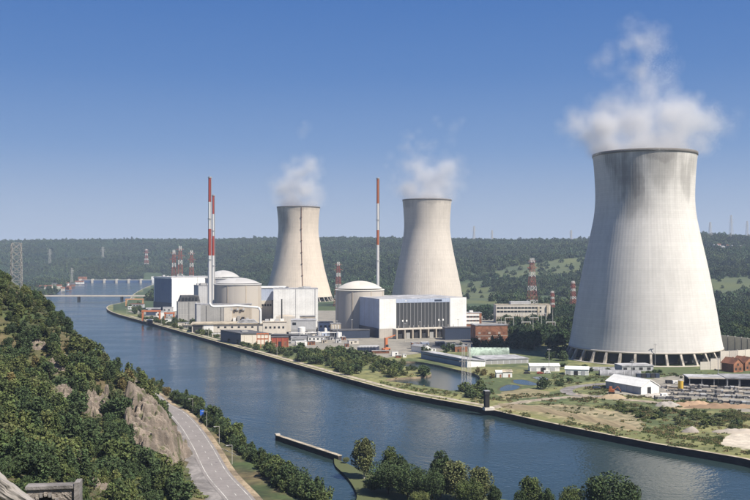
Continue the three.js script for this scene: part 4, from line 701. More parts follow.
// ---------------------------------------------------------------- yard at the river bend
{
  const gantry = (px, py, w, h, dp, lb, m) => { const [x, d] = G(px, py), t = thing('gantry_crane', lb, 'gantry crane', 'orange gantry cranes', x, d, 4, 6); part(t, 'girder', box(w + 2, 1.7, 2), m, w / 2, h - 1.7, 0); part(t, 'girder', box(w + 2, 1.7, 2), m, w / 2, h - 1.7, -dp); for (const a of [0, w]) { for (const z of [0, -dp]) { const l = part(t, 'leg', box(1.2, h - 1.7, 1.2), m, a, 0, z); } part(t, 'end_tie', box(1, 1.2, dp), m, a, h - 1.4, -dp / 2); part(t, 'bogie', box(1.6, 1.4, dp + 3), M.dark, a, -.02, -dp / 2); } part(t, 'trolley', box(3, 1.6, dp + 2), M.grey, w * .4, h + .02, -dp / 2); };
  gantry(142.5, 322, 20, 14, 7, 'bigger orange gantry crane over the yard at the river bend', M.orange); gantry(165, 322.5, 10, 12, 6, 'smaller orange gantry crane beside the bigger one', M.orange); gantry(126, 307, 26, 13, 6, 'tan gantry crane at the tip of the river bend', std(.5, .26, .12));
  const blk = (px, py, w, h, dp, yaw, wall, roof, lb, win = 3) => { const [x, d] = G(px, py), t = thing('yard_building', lb, 'building', 'low buildings in the yard at the river bend', x, d, 4, yaw); body(t, w, h, dp, wall); slabRoof(t, w, h, dp, roof); for (let i = 0; i < win; i++) onFront(t, 'window', 1 + i * (w - 2) / win, h * .45, Math.min(2.4, w / win - 1.2), h * .3, M.glass, .1); };
  blk(146, 315.5, 19, 9, 16, 12, M.navy, M.lightRoof, 'dark blue workshop with a pale roof behind the bigger gantry crane', 2); blk(157, 319, 10, 9, 10, 12, M.whitePlain, M.lightRoof, 'white workshop end under the bigger gantry crane', 1); blk(130, 308, 20, 6, 12, 0, M.paleGrey, M.brickRoof, 'grey building with a red roof at the river bend', 4); blk(128, 309.5, 6, 4, 5, 0, M.whitePlain, M.whitePlain, 'small white cabin at the river bend', 1);
  blk(146.5, 323.5, 7, 4, 4, 4, M.dark, M.whitePlain, 'small dark cabin in front of the bigger gantry crane', 1); blk(165, 323, 8, 5, 5, 4, M.whitePlain, M.paleGrey, 'white box cabin under the smaller gantry crane', 1); blk(176, 320, 14, 5, 7, 6, M.paleBlue, M.greyRoof, 'pale blue low hut right of the gantry cranes', 3); blk(163, 313.5, 14, 8, 12, 12, M.paleGrey, M.lightRoof, 'light grey block at the foot of the blue end wall', 2); blk(182, 329, 12, 4, 5, -18, M.cream, M.tan, 'cream low store among the trees by the quay', 3); blk(186, 327, 14, 4.5, 6, 4, M.whitePlain, M.greyRoof, 'white low hut in front of the workshop', 3);
}
// ---------------------------------------------------------------- switchyard
{
  const r = rng(12);
  for (let i = 0; i < 7; i++) { const px = 497 + i * 8.2, d = 900 + (i % 3) * 45, t = thing('switchyard_portal', 'grey steel portal in the switchyard behind the brick building', 'portal', 'switchyard portals', X(px, d), d, 4, 6), h = 13 + (i % 3) * 1.5; for (const x of [0, 9]) part(t, 'post', box(.55, h, .55), M.galv, x, 0, 0); part(t, 'beam', box(9.6, .7, .6), M.galv, 4.5, h, 0); for (const x of [2, 4.5, 7]) part(t, 'insulator', cyl(.25, .15, 2.2, 6), M.brickRoof, x, h - 2.2, 0); }
  for (let i = 0; i < 6; i++) { const px = 500 + i * 10 + r() * 4, d = 860 + r() * 60, t = thing('switchyard_mast', 'thin grey mast in the switchyard', 'mast', 'switchyard masts', X(px, d), d, 4); part(t, 'pole', cyl(.3, .16, 20 + r() * 8, 8), M.galv); part(t, 'foot', box(1, .6, 1), M.concrete); }
}
// ---------------------------------------------------------------- wharf, yard and stockpiles on the near side of the plant
{
  const [nx, nd] = G(487, 410.5), t = thing('mooring_tower', 'black boxy mooring tower on a pale base at the quay edge', 'tower', null, nx, nd + 1.5, 4, 14); part(t, 'base', box(5.2, 1.4, 3.4), M.cream, 1, 0, 0); part(t, 'column', box(2.3, 6.4, 2.2), M.black, 0, 1.38, 0); part(t, 'head', box(3, 1.8, 2.6), M.black, 0, 7.75, 0); part(t, 'rail', box(2.6, .3, 2.4), M.steel, 0, 9.56, 0);
  for (const [pts, lb] of [[[[499, 388], [508, 384.6], [516, 385], [521, 387], [512, 390.6], [500, 391]], 'blue pond nearest the dirt track'], [[[512, 380], [522, 379.5], [536, 383], [541, 385], [528, 385.4], [514, 383.2]], 'narrow blue pond behind the grass bank'], [[[725, 402], [760, 403], [770, 411], [742, 408], [716, 405]], 'blue-green pool beside the stockyard'], [[[531, 377], [540, 376.4], [549, 379], [540, 380.6]], 'small pale pond by the low white shed']]) { const pl = smoothLine([...ptsOf(pts, 4), G(...pts[0], 4)], 48); single('pond', M.flat(pl, [], 4.04), M.water2, lb, 'pond', null, 'structure'); single('pond_edge', ribbon(pl, 1.4, 4.06), std(.09, .095, .04, { map: mottle }), 'muddy rim of the ' + lb, 'bank', null, 'structure'); }
  // stockyard rows: each stack of slabs a thing
  const r = rng(55), geos = [box(3.4, .7, 2.2), box(2.6, .9, 2.4), box(4.4, .6, 2.2)], mats = [M.paleGrey, M.grey, M.tan, M.gravel, M.concrete, M.darkRoof, M.grey];
  const row = (p0, p1, n, lb) => { const a = G(...p0), b = G(...p1); for (let i = 0; i < n; i++) { const k = (i + .5 + .3 * (r() - .5)) / n, t = thing('slab_stack', 'low stack of slabs in the ' + lb + ' of the stockyard', 'stack', 'stockyard stacks, ' + lb, lerp(a[0], b[0], k), lerp(a[1], b[1], k) + (r() - .5) * 1.2, 4.03, -6 + (r() - .5) * 9), g = Math.floor(r() * 3), m = mats[Math.floor(r() * 7)]; part(t, 'slab_layer', geos[g], m); part(t, 'bearer', box(3, .22, 2.5), M.dark, 0, [.7, .9, .6][g], 0); if (r() < .7) part(t, 'slab_layer', geos[g], mats[Math.floor(r() * 7)], (r() - .5) * .4, [.7, .9, .6][g] + .22, 0).scale.set(.9, .8, .94); } };
  row([664, 388], [700, 390], 12, 'short row by the yellow silo'); row([668, 391], [750, 394.5], 22, 'long row between the two pale lanes'); row([672, 394.5], [752, 399], 22, 'long row in front of both lanes'); row([690, 386.8], [752, 390.4], 14, 'back row under the canopy roof'); row([655, 398.5], [690, 400], 9, 'front row beside the white pitched shed'); row([706, 401.2], [752, 404.5], 8, 'front row beside the blue-green pool');
  for (const [a, b, n] of [[[664, 389.8], [752, 392.6], 'pale concrete lane between stockyard rows, far one'], [[660, 393], [752, 397], 'pale concrete lane between stockyard rows, near one']]) single('yard_lane', ribbon([G(...a), G(...b)], 4, 4.035), M.concrete, n, 'lane', null, 'structure');
  // mounds
  const mound = (px, py, w, dp, h, mat, lb, sd) => { const [x, d] = G(px, py), g = new THREE.PlaneGeometry(w, dp, 36, 18).rotateX(-Math.PI / 2), p = g.attributes.position; for (let i = 0; i < p.count; i++) { const u = p.getX(i) / w * 2, v = p.getZ(i) / dp * 2, e = Math.max(0, 1 - u * u - v * v); p.setY(i, h * Math.pow(e, .7) * (.75 + .9 * (fbm(p.getX(i) / 4 + sd, p.getZ(i) / 4, sd, 4) + .15)) - .15); } g.computeVertexNormals(); const m = single('spoil_heap', g, mat, lb, 'heap', 'spoil heaps beside the stockyard'); m.position.set(x, 4, -d); };
  mound(722, 407.5, 40, 8, 2.6, std(.27, .18, .11, { map: mottle, bumpMap: grit, bumpScale: .3 }), 'long rust-brown spoil heap beside the blue-green pool', 3); mound(694, 405.5, 26, 8, 2.6, std(.40, .27, .17, { map: mottle }), 'tan spoil heap left of the rust-brown one', 8); mound(668, 406, 14, 7, 2.4, std(.36, .33, .29, { map: mottle }), 'whitish rubble heap at the left end of the heaps', 14); mound(734, 432, 20, 8, 1.8, std(.40, .35, .29, { map: mottle }), 'pale sand heap near the right edge of the quay', 21); mound(690, 432, 8, 4, 2.6, M.stone, 'grey rubble heap in the scrub by the quay', 27); mound(655, 396, 16, 6, 1.8, M.concrete, 'low grey rubble heap in front of the white pitched shed', 33); mound(612, 398, 18, 7, 2.2, M.sand, 'low tan earth heap beside the orange digger', 38);
  // rough slope above the quay
  { const line = ptsOf([[500, 409], [540, 413], [580, 421], [620, 429], [650, 434]], 4); const g = new THREE.PlaneGeometry(110, 16, 90, 14).rotateX(-Math.PI / 2), p = g.attributes.position; for (let i = 0; i < p.count; i++) { const u = p.getX(i) / 110 + .5, v = p.getZ(i) / 16, k = u * (line.length - 1), a = Math.min(line.length - 2, Math.floor(k)), q = k - a, x = lerp(line[a][0], line[a + 1][0], q), d = lerp(line[a][1], line[a + 1][1], q), e = Math.max(0, 1 - 4 * v * v) * Math.min(1, 6 * u, 6 * (1 - u)); p.setXYZ(i, x + v * 2, 3.85 + 1.5 * Math.pow(e, .8) * (.8 + .8 * fbm(x / 6, d / 6 + v * 3, 2, 4)), -(d + 12 - v * 20)); } g.computeVertexNormals(); single('earth_bank', g, std(.27, .215, .125, { map: mottle, bumpMap: grit, bumpScale: .3 }), 'rough dry earth bank sloping to the quay edge', 'bank', null, 'structure'); }
  // digger, silo, cars
  const dg = thing('digger', 'orange digger parked at the left end of the white pitched shed', 'digger', null, ...G(611.5, 393.5), 4, -20); part(dg, 'body', box(3, 1.5, 2.2), M.orange, 0, 1, 0); part(dg, 'cab', box(1.4, 1.5, 1.4), M.orange, -.5, 2.48, .2); for (const z of [-1, 1]) part(dg, 'track', box(3.4, 1, .6), M.dark, 0, 0, z * .9); part(dg, 'boom', mergeGeometries([beam([1.2, 2, 0], [3.4, 4.2, 0], .4), beam([3.4, 4.2, 0], [5, 1.6, 0], .32)]), M.orange); part(dg, 'bucket', box(.9, .9, 1), M.dark, 5, .8, 0);
  const ys = thing('yellow_silo', 'small yellow upright silo in the stockyard', 'silo', null, ...G(680.5, 390.5), 4); part(ys, 'shell', cyl(1.5, 1.5, 4.6, 18), M.yellow, 0, 1.2, 0); part(ys, 'cone', cyl(.4, 1.5, 1.2, 18), M.yellow); part(ys, 'lid', cyl(1.55, .5, .6, 18), M.grey, 0, 5.8, 0); for (let i = 0; i < 4; i++) part(ys, 'leg', box(.2, 1.6, .2), M.steel, Math.cos(i * 1.571 + .7) * 1.3, 0, Math.sin(i * 1.571 + .7) * 1.3);
  const car = (px, py, m, yaw, lb, van) => { const [x, d] = G(px, py), t = thing(van ? 'parked_van' : 'parked_car', lb, van ? 'van' : 'car', 'vehicles parked in the yards', x, d, 4.04, yaw), s = new THREE.Shape(); s.moveTo(-2.1, .35); s.lineTo(2.1, .35); s.lineTo(2.1, .85); s.lineTo(van ? 1.9 : 1.2, .95); s.lineTo(van ? 1.4 : .7, van ? 1.95 : 1.42); s.lineTo(van ? -2.05 : -1.3, van ? 1.95 : 1.42); s.lineTo(-2.1, .95); part(t, 'body', new THREE.ExtrudeGeometry(s, { depth: 1.6, bevelSize: .08, bevelThickness: .08, bevelSegments: 1 }).translate(0, 0, -.8), m); part(t, 'window', box(1.7, .4, 1.78), M.glass, -.25, .97, 0); for (const a of [-1.3, 1.3]) for (const z of [-.8, .8]) part(t, 'wheel', new THREE.CylinderGeometry(.34, .34, .24, 14).rotateX(Math.PI / 2), M.black, a, .33, z); };
  [[596.5, 388.8, M.navy, 0, 'dark car on the access road'], [664, 397, M.whitePlain, 20, 'white van beside the white pitched shed', 1], [676, 384, M.whitePlain, 0, 'white van behind the stockyard', 1], [669, 383.4, M.dark, 10, 'dark van behind the stockyard', 1], [540, 374, M.red, 0, 'red car at the low white shed'], [547, 373.6, M.whitePlain, 0, 'white van at the low white shed', 1], [527, 373.8, M.dark, 0, 'dark car at the flat store']].forEach((a) => car(...a));
  // plant yard: trailers, crane, cabins
  for (let i = 0; i < 6; i++) { const [x, d] = G(360.5 + i * 3.1, 352 - i * .05), t = thing('trailer', 'dark trailer with a pale stripe parked in the row left of the orange crane', 'trailer', 'row of trailers by the windowed hall', x, d, 4, 74); part(t, 'box_body', box(11, 3, 2.4), M.navy, 0, 1.2, 0); part(t, 'stripe', box(11.1, .7, 2.44), M.paleGrey, 0, 4.21, 0); for (const a of [-4, -2.8, 3.6]) for (const z of [-.95, .95]) part(t, 'wheel', new THREE.CylinderGeometry(.55, .55, .4, 14).rotateX(Math.PI / 2), M.black, a, .55, z); }
  const cr = thing('yard_crane', 'orange mobile crane in front of the windowed hall', 'crane', null, ...G(386, 350.5), 4, 30); part(cr, 'chassis', box(7, 1.4, 2.6), M.orange, 0, .7, 0); part(cr, 'tower', box(2.2, 8.5, 2.2), M.orange, 0, 2.08, 0); part(cr, 'cab', box(2.6, 2, 2.4), M.glass, .4, 3, 0); part(cr, 'jib', beam([0, 10, 0], [9, 12.5, 0], .7), M.orange); for (const a of [-2.6, 2.6]) for (const z of [-1.2, 1.2]) part(cr, 'wheel', new THREE.CylinderGeometry(.7, .7, .5, 14).rotateX(Math.PI / 2), M.black, a, .7, z);
  const cab = (px, py, w, h, m, lb) => { const [x, d] = G(px, py), t = thing('site_cabin', lb, 'cabin', 'site cabins near the basin', x, d, 4, 8); body(t, w, h, 2.6, m); slabRoof(t, w, h, 2.6, M.paleGrey, .1, .15); onFront(t, 'window', w * .55, 1.2, w * .25, h * .35, M.glass, .08); };
  cab(392, 356, 5, 3.4, M.whitePlain, 'white site cabin left of the basin channel'); cab(403, 357.5, 2.6, 2.4, M.whitePlain, 'tiny white site cabin on the basin channel'); cab(372, 353.5, 14, 2.2, M.brickRoof, 'low brown container in front of the trailers'); cab(430, 352, 5, 2.6, M.whitePlain, 'white cabin beside the white-gabled shed'); cab(396, 358, 4, 2, M.brickRoof, 'brown container by the basin channel');
}
// street lamps along the quay, sign and lamps by the road
{
  const r = rng(8);
  for (let i = 0; i < 9; i++) { const k = Math.floor(60 + i * 14), [x, d] = quayS[k], t = thing('quay_lamp', 'thin grey lamp post on the quay path', 'lamp post', 'lamp posts along the quay', x + 5, d + 8, 4); part(t, 'post', cyl(.14, .09, 8.5, 8), M.galv); part(t, 'arm', box(1.5, .12, .12), M.galv, -.7, 8.45, 0); part(t, 'lamp_head', box(.7, .18, .3), M.paleGrey, -1.5, 8.4, 0); }
  for (const [px, py, lb] of [[655, 366, 'grey lamp mast behind the white pitched shed'], [718, 384, 'grey lamp mast at the canopy roof'], [632, 380, 'dark pole left of the white pitched shed'], [549, 372, 'grey pole at the low white shed']]) { const [x, d] = G(px, py), t = thing('lamp_mast', lb, 'mast', null, x, d, 4); part(t, 'pole', cyl(.22, .14, px === 632 ? 13 : 16, 8), M.steel); part(t, 'crossarm', box(2.6, .3, .3), M.steel, 0, px === 632 ? 11.5 : 15, 0); }
  const [sx, sd] = G(199, 419.5, 6), s = thing('road_sign', 'blue road sign at the riverside hedge', 'sign', null, sx + 1.5, sd, 6, 10); part(s, 'panel', box(1.9, 2.6, .1), M.signBlue, 0, 1.9, .1); for (const x of [-.6, .6]) part(s, 'post', cyl(.06, .06, 4.4, 8), M.galv, x, 0, 0);
  const rd = smoothLine(roadLine.slice(0, 9), 60);
  for (const [k, lb] of [[22, 'grey street lamp over the road, nearest in view'], [30, 'second grey street lamp along the road'], [38, 'third grey street lamp along the road'], [46, 'farthest grey street lamp along the road']]) { const [x, d] = rd[k], t = thing('street_lamp', lb, 'street lamp', 'street lamps along the riverside road', x + 6.6, d + 3, 5.9, 25); part(t, 'post', cyl(.11, .07, 7, 8), M.galv); part(t, 'arm', box(1.9, .1, .1), M.galv, -.9, 6.95, 0); part(t, 'lamp_head', box(.8, .16, .3), M.paleGrey, -1.9, 6.9, 0); }
  const [fa, fb] = [rd[24], rd[34]], L = 26, f = thing('guard_rail', 'short pale guard rail in the gap of the riverside hedge', 'guard rail', null, fa[0] + 9, fa[1] + 8, 5.2, 122); part(f, 'rail', box(L, .3, .1), M.paint, L / 2, .6, 0); for (let i = 0; i < 9; i++) part(f, 'post', box(.12, .8, .12), M.galv, .5 + i * 3.1, 0, -.12);
  for (const [px, py, lb] of [[151.5, 377.5, 'small white float on the river, farthest of three'], [172.5, 384, 'small white float on the river, middle of three'], [189.5, 391.5, 'small white float on the river, nearest of three']]) { const [x, d] = G(px, py, 0), b = thing('river_float', lb, 'float', 'white floats on the river', x, d, 0); part(b, 'hull', new THREE.SphereGeometry(.9, 14, 8).scale(1.7, .55, .8), M.paint, 0, .25, 0); part(b, 'topmark', cyl(.22, .1, .7, 8), M.whitePlain, 0, .6, 0); }
}
// small sheds, tanks and parked cars between the halls
{
  const r = rng(61), mats = [M.whitePlain, M.paleGrey, M.cream, M.tan, M.paleBlue, M.navy, M.brick], roofs = [M.greyRoof, M.lightRoof, M.darkRoof, M.whitePlain];
  [[300, 337], [312, 338], [322, 336], [330, 340], [322, 343], [336, 343], [342, 340], [349, 344], [318, 331], [326, 329], [333, 331], [340, 333], [285, 335], [276, 331], [268, 329], [308, 345], [296, 346], [345, 347], [258, 327], [412, 349], [422, 347], [436, 346], [447, 349], [455, 352], [300, 327], [310, 329], [324, 325], [156, 316], [168, 316], [190, 322], [202, 331], [150, 321], [178, 327], [212, 337], [196, 333]].forEach(([px, py], i) => {
    const [x, d] = G(px, py), w = 3.5 + 7 * r(), h = 2.4 + 4 * r() * r(), dp = 3 + 5 * r(), t = thing('plant_shed', 'small plain shed among the halls of the plant', 'shed', 'small sheds among the halls', x, d, 4, 10 + (r() - .5) * 12); body(t, w, h, dp, mats[Math.floor(r() * 7)]); slabRoof(t, w, h, dp, roofs[Math.floor(r() * 4)], .2, .3); onFront(t, 'door', w * .2, 0, 1.2, Math.min(2.1, h - .3), M.dark, .1); onFront(t, 'window', w * .55, h * .45, w * .25, h * .28, M.glass, .1); if (r() < .5) part(t, 'vent', cyl(.35, .35, 1.4, 10), M.steel, w * .7, h + .3, -dp * .5);
  });
  for (let i = 0; i < 7; i++) { const [x, d] = G(306 + i * 6.5, 333 + (i % 3) * 3.2), t = thing('process_tank', 'small pale round tank among the halls of the plant', 'tank', 'small tanks among the halls', x, d, 4), q = 1.4 + 1.3 * r(), h = 3 + 4 * r(); part(t, 'shell', cyl(q, q, h, 18), i % 2 ? M.whitePlain : M.paleGrey); part(t, 'lid', cyl(q, q * .2, q * .4, 18), M.paleGrey, 0, h, 0); part(t, 'pipe', cyl(.15, .15, h, 8), M.steel, q + .2, 0, .3); }
  const rack = thing('pipe_rack', 'long pipe rack crossing the yard between the two white halls', 'pipe rack', null, ...G(290, 339.5), 4, 8); for (let i = 0; i < 9; i++) for (const z of [0, -3]) part(rack, 'post', box(.35, 5.6, .35), M.steel, i * 6, 0, z); for (let i = 0; i < 4; i++) part(rack, 'pipe', new THREE.CylinderGeometry(.35, .35, 50, 10).rotateZ(Math.PI / 2), [M.whitePlain, M.steel, M.galv, M.brick][i], 24, 6, -.2 - i * .85);
  for (let i = 0; i < 9; i++) { const px = [300, 318, 337, 352, 405, 420, 440, 458, 472][i], d = 830 + (i % 4) * 16, t = thing('yard_mast', 'thin lamp mast in the yard of the plant', 'mast', 'lamp masts in the plant yard', X(px, d), d, 4); part(t, 'pole', cyl(.22, .13, 17, 8), M.galv); part(t, 'lamp_frame', box(1.8, .4, .5), M.paleGrey, 0, 17, 0); }
}

// ---------------------------------------------------------------- trees of the plant and the quay
const treeKinds = [0, 1, 2, 3].map((k) => ({ crown: crown(40 + k, 620, [[3.4, 3.6, 3.4], [3.9, 3.2, 3.9], [2.8, 4.2, 2.8], [3.3, 3.9, 3.3]][k], 1.1, 17 + k * 3), trunk: trunkGeo(60 + k, 5.5, .24) }));
const protos = new Map();
function treeProto(kind, mat, bark) { const key = kind + mat.uuid; if (!protos.has(key)) { const g = new THREE.Group(); part(g, 'trunk', treeKinds[kind].trunk, bark); part(g, 'crown', treeKinds[kind].crown, mat, 0, .35, 0); protos.set(key, g); } return protos.get(key); }
function plantTree(name, label, group, x, y, d, h, kind, mat, category = 'tree', wide = 1, turn = 0) {
  const t = treeProto(kind, mat, M.bark).clone(); t.name = numbered(name); const s = h / 7.8; t.scale.set(s * wide, s, s * wide); t.position.set(x, y, -d); t.rotation.y = turn; scene.add(t); return mark(t, label, category, group);
}
{
  const r = rng(202), L = [M.leafA, M.leafB, M.leafC, M.leafA, M.leafC];
  const belt = (poly, n, h0, h1, name, label, group, cat = 'tree', mats = L, wide = 1) => {
    const z = ptsOf(poly, 4), xs = z.map((p) => p[0]), ds = z.map((p) => p[1]); let c = 0;
    for (let i = 0; i < n * 40 && c < n; i++) { const x = lerp(Math.min(...xs), Math.max(...xs), r()), d = lerp(Math.min(...ds), Math.max(...ds), r()); if (!inside(z, x, d) || inside(basin, x, d) || !inside(landPoly, x, d)) continue; plantTree(name, label, group, x, 3.9, d, lerp(h0, h1, r()), Math.floor(r() * 4), mats[Math.floor(r() * mats.length)], cat, wide * (.85 + .35 * r()), r() * 6.28); c++; }
  };
  belt([[124, 309], [140, 304.5], [144, 311], [146, 317], [135, 315]], 12, 6, 10, 'bank_tree', 'bushy tree in the clump at the river bend', 'trees at the river bend');
  belt([[140, 317], [165, 323], [205, 333], [240, 343], [262, 348.5], [258, 351], [215, 338.5], [165, 325.5], [140, 318.6]], 60, 2.5, 5.5, 'quay_bush', 'leafy bush in the strip between quay path and left yard', 'bushes along the quay', 'bush', L, 1.5);
  belt([[158, 318], [200, 327], [204, 331], [196, 331], [160, 321]], 18, 4, 8, 'yard_tree', 'dark tree between gantry cranes and podium', 'trees in the left yard');
  belt([[258, 348.6], [290, 350], [345, 352], [352, 376], [330, 369], [285, 357.5], [262, 351]], 85, 3.5, 7.5, 'belt_tree', 'bushy tree in the green belt below the white cabins', 'trees of the quay belt', 'tree', L, 1.3);
  belt([[348, 352], [372, 357], [398, 366], [424, 372], [426, 376], [400, 377], [380, 379], [352, 373]], 75, 2.5, 6.5, 'island_tree', 'bushy tree on the wooded tongue of land by the basin', 'trees on the tongue of land', 'tree', L, 1.35);
  belt([[457, 392], [472, 389], [486, 392], [486, 400], [466, 397]], 10, 3, 6.5, 'basin_bush', 'dark bush at the foot of the lattice masts', 'bushes at the lattice masts', 'bush', [M.leafC, M.leafA], 1.3);
  belt([[474, 372], [490, 374], [494, 378], [484, 378]], 6, 2.5, 4, 'basin_bush', 'small reddish bush between basin and white huts', 'bushes by the white huts', 'bush', [M.leafE], 1.2);
  belt([[470, 346], [530, 346], [536, 352], [500, 349], [474, 350]], 14, 6, 10, 'store_tree', 'dark tree behind the green barrel-roofed store', 'trees behind the barrel store', 'tree', [M.leafC, M.leafA]);
  belt([[510, 330], [566, 328], [560, 352], [530, 352], [512, 346]], 40, 7, 13, 'wood_tree', 'dark tree in the wood left of the biggest tower', 'trees left of the biggest tower', 'tree', [M.leafC, M.leafC, M.leafA]);
  belt([[494, 322], [560, 322], [572, 330], [540, 334], [500, 328]], 26, 7, 11, 'wood_tree', 'tree in front of the long flat office', 'trees in front of the office');
  belt([[545, 352], [568, 354], [566, 362], [548, 360]], 8, 5, 9, 'wood_tree', 'tree at the left foot of the biggest tower', 'trees at the foot of the biggest tower', 'tree', [M.leafC]);
  belt([[730, 318], [790, 316], [800, 352], [752, 352], [738, 340]], 34, 8, 14, 'wood_tree', 'tree in the wood right of the biggest tower', 'trees right of the biggest tower', 'tree', [M.leafC, M.leafA, M.leafA]);
  belt([[600, 401], [660, 408], [740, 416], [745, 430], [700, 430], [650, 422], [610, 408]], 60, 1.2, 2.8, 'scrub_bush', 'low scrubby bush on the waste ground by the quay', 'scrub on the waste ground', 'bush', [M.leafA, M.leafB, M.leafD, M.leafC], 2);
  belt([[560, 378], [600, 380], [590, 384], [556, 386]], 6, 1.5, 3, 'scrub_bush', 'small bush on the grass before the polytunnels', 'bushes on the grass', 'bush', L, 1.6);
  belt([[556, 366], [700, 376], [690, 380], [640, 376], [560, 369]], 14, 1.6, 3.2, 'tower_hedge', 'low bush in the green strip below the biggest tower', 'bushes below the biggest tower', 'bush', [M.leafC], 1.8);
  belt([[420, 352], [445, 348], [470, 350], [468, 353], [430, 356]], 9, 4, 7, 'wood_tree', 'tree between the transformer bays and the blue shed', 'trees behind the blue shed', 'tree', [M.leafC]);
  plantTree('lone_tree', 'lone dark tree on the grass behind the ponds', null, ...(() => { const [x, d] = G(543.5, 389); return [x, 4, d]; })(), 8, 1, M.leafC); plantTree('lone_tree', 'small round tree left of the workshop', null, ...(() => { const [x, d] = G(181, 317); return [x, 4, d]; })(), 9, 0, M.leafC); plantTree('lone_tree', 'small tree before the grey filter block', null, ...(() => { const [x, d] = G(197, 318.5); return [x, 4, d]; })(), 7, 0, M.leafC);
  // open ground between plant and hills: woodland as one mass
  const far = [[], []]; for (let i = 0; i < 3400; i++) { const px = 455 + 380 * r(), d = lerp(760, 1380, r()), x = X(px, d); if (px < 578 && d < 1130 && (d > 1040 || px < 512)) continue; if (Math.hypot(x - X(647, 700), d - 700) < 108) continue; if (px < 700 && px > 590 && d < 900) continue; if (fbm(x / 70, d / 70, 3, 3) < -.16 || (px < 512 && d > 1290)) continue; far[r() < .5 ? 0 : 1].push([x, 4, d, .95 + .5 * r(), .9 + .4 * r()]); }
  scatter('woodland', treeKinds[1].crown, M.forestC, far[0], 'dark woodland between the plant and the far slopes', 'woodland'); scatter('woodland', treeKinds[3].crown, M.forestA, far[1], 'mid green woodland between the plant and the far slopes', 'woodland');
}
{ // rough grass on the far bank
  const r = rng(909), tuft = crown(191, 60, [.7, .26, .7], .42, 6), tl = [[], [], []];
  for (let i = 0; i < 26000 && tl[0].length + tl[1].length + tl[2].length < 3000; i++) { const px = lerp(380, 770, r()), py = lerp(372, 455, Math.pow(r(), .8)), [x, d] = G(px, py); if (!isLand(x, d) || quayDist(x, d) < 4) continue; if (inside(zones.yard, x, d) || inside(zones.whitesoil, x, d) || (py < 394 && px > 495 && px < 552) || (inside(zones.slope, x, d) && r() < .8) || Object.values(paths).some((p) => segDist(x, d, p.line) < p.w * .6)) continue; if (fbm(x / 16, d / 16, 14, 3) < .06 && r() < .93) continue; tl[Math.floor(r() * 3)].push([x, 3.95, d, .7 + .9 * r(), .7 + .6 * r()]); }
  scatter('rough_grass', tuft, M.leafD, tl[0], 'dry pale rough grass on the waste ground of the far bank', 'grass'); scatter('rough_grass', tuft, M.leafA, tl[1], 'green rough grass on the waste ground of the far bank', 'grass'); scatter('rough_grass', tuft, leafMat(.2, .165, .08), tl[2], 'straw-coloured rough grass on the waste ground of the far bank', 'grass');
}
// ---------------------------------------------------------------- rocks of the spur
// each: picture bearing and row of its middle, half-widths across and along in m, how far it stands out, label
const rockSpots = [[156, 436, 10.5, 21, 7, 'broad pale cliff above the road lay-by'], [147, 406, 8, 10, 4.5, 'crag at the top of the pale cliff'], [163, 460, 4, 5, 3, 'low crag at the foot of the cliff by the lay-by'], [132, 378, 5.5, 9, 3.5, 'crag on the edge above the river'], [120, 357, 4, 6, 3, 'small crag near the top of the river edge'], [60, 400, 6, 8, 4.4, 'broad outcrop among trees in the middle of the hillside'], [96, 409, 6, 9, 5.2, 'pointed outcrop in the middle of the hillside'], [58, 368, 4, 8, 3.4, 'narrow rock rib high on the hillside'], [38, 346, 4, 3, 1.5, 'pale scree patch high on the hillside'], [76, 456, 2.6, 3.4, 1.8, 'small rock low on the hillside'], [98, 488, 3.5, 3.5, 1.8, 'rocks in the grass right of the stone arch']];
const rockHit = rockSpots.map(([px, py]) => { let d = 130; while (d < 520 && CH - (py - HY) / F * d > hillAt(X(px, d), d) + .2) d += 1; return [X(px, d), d]; });
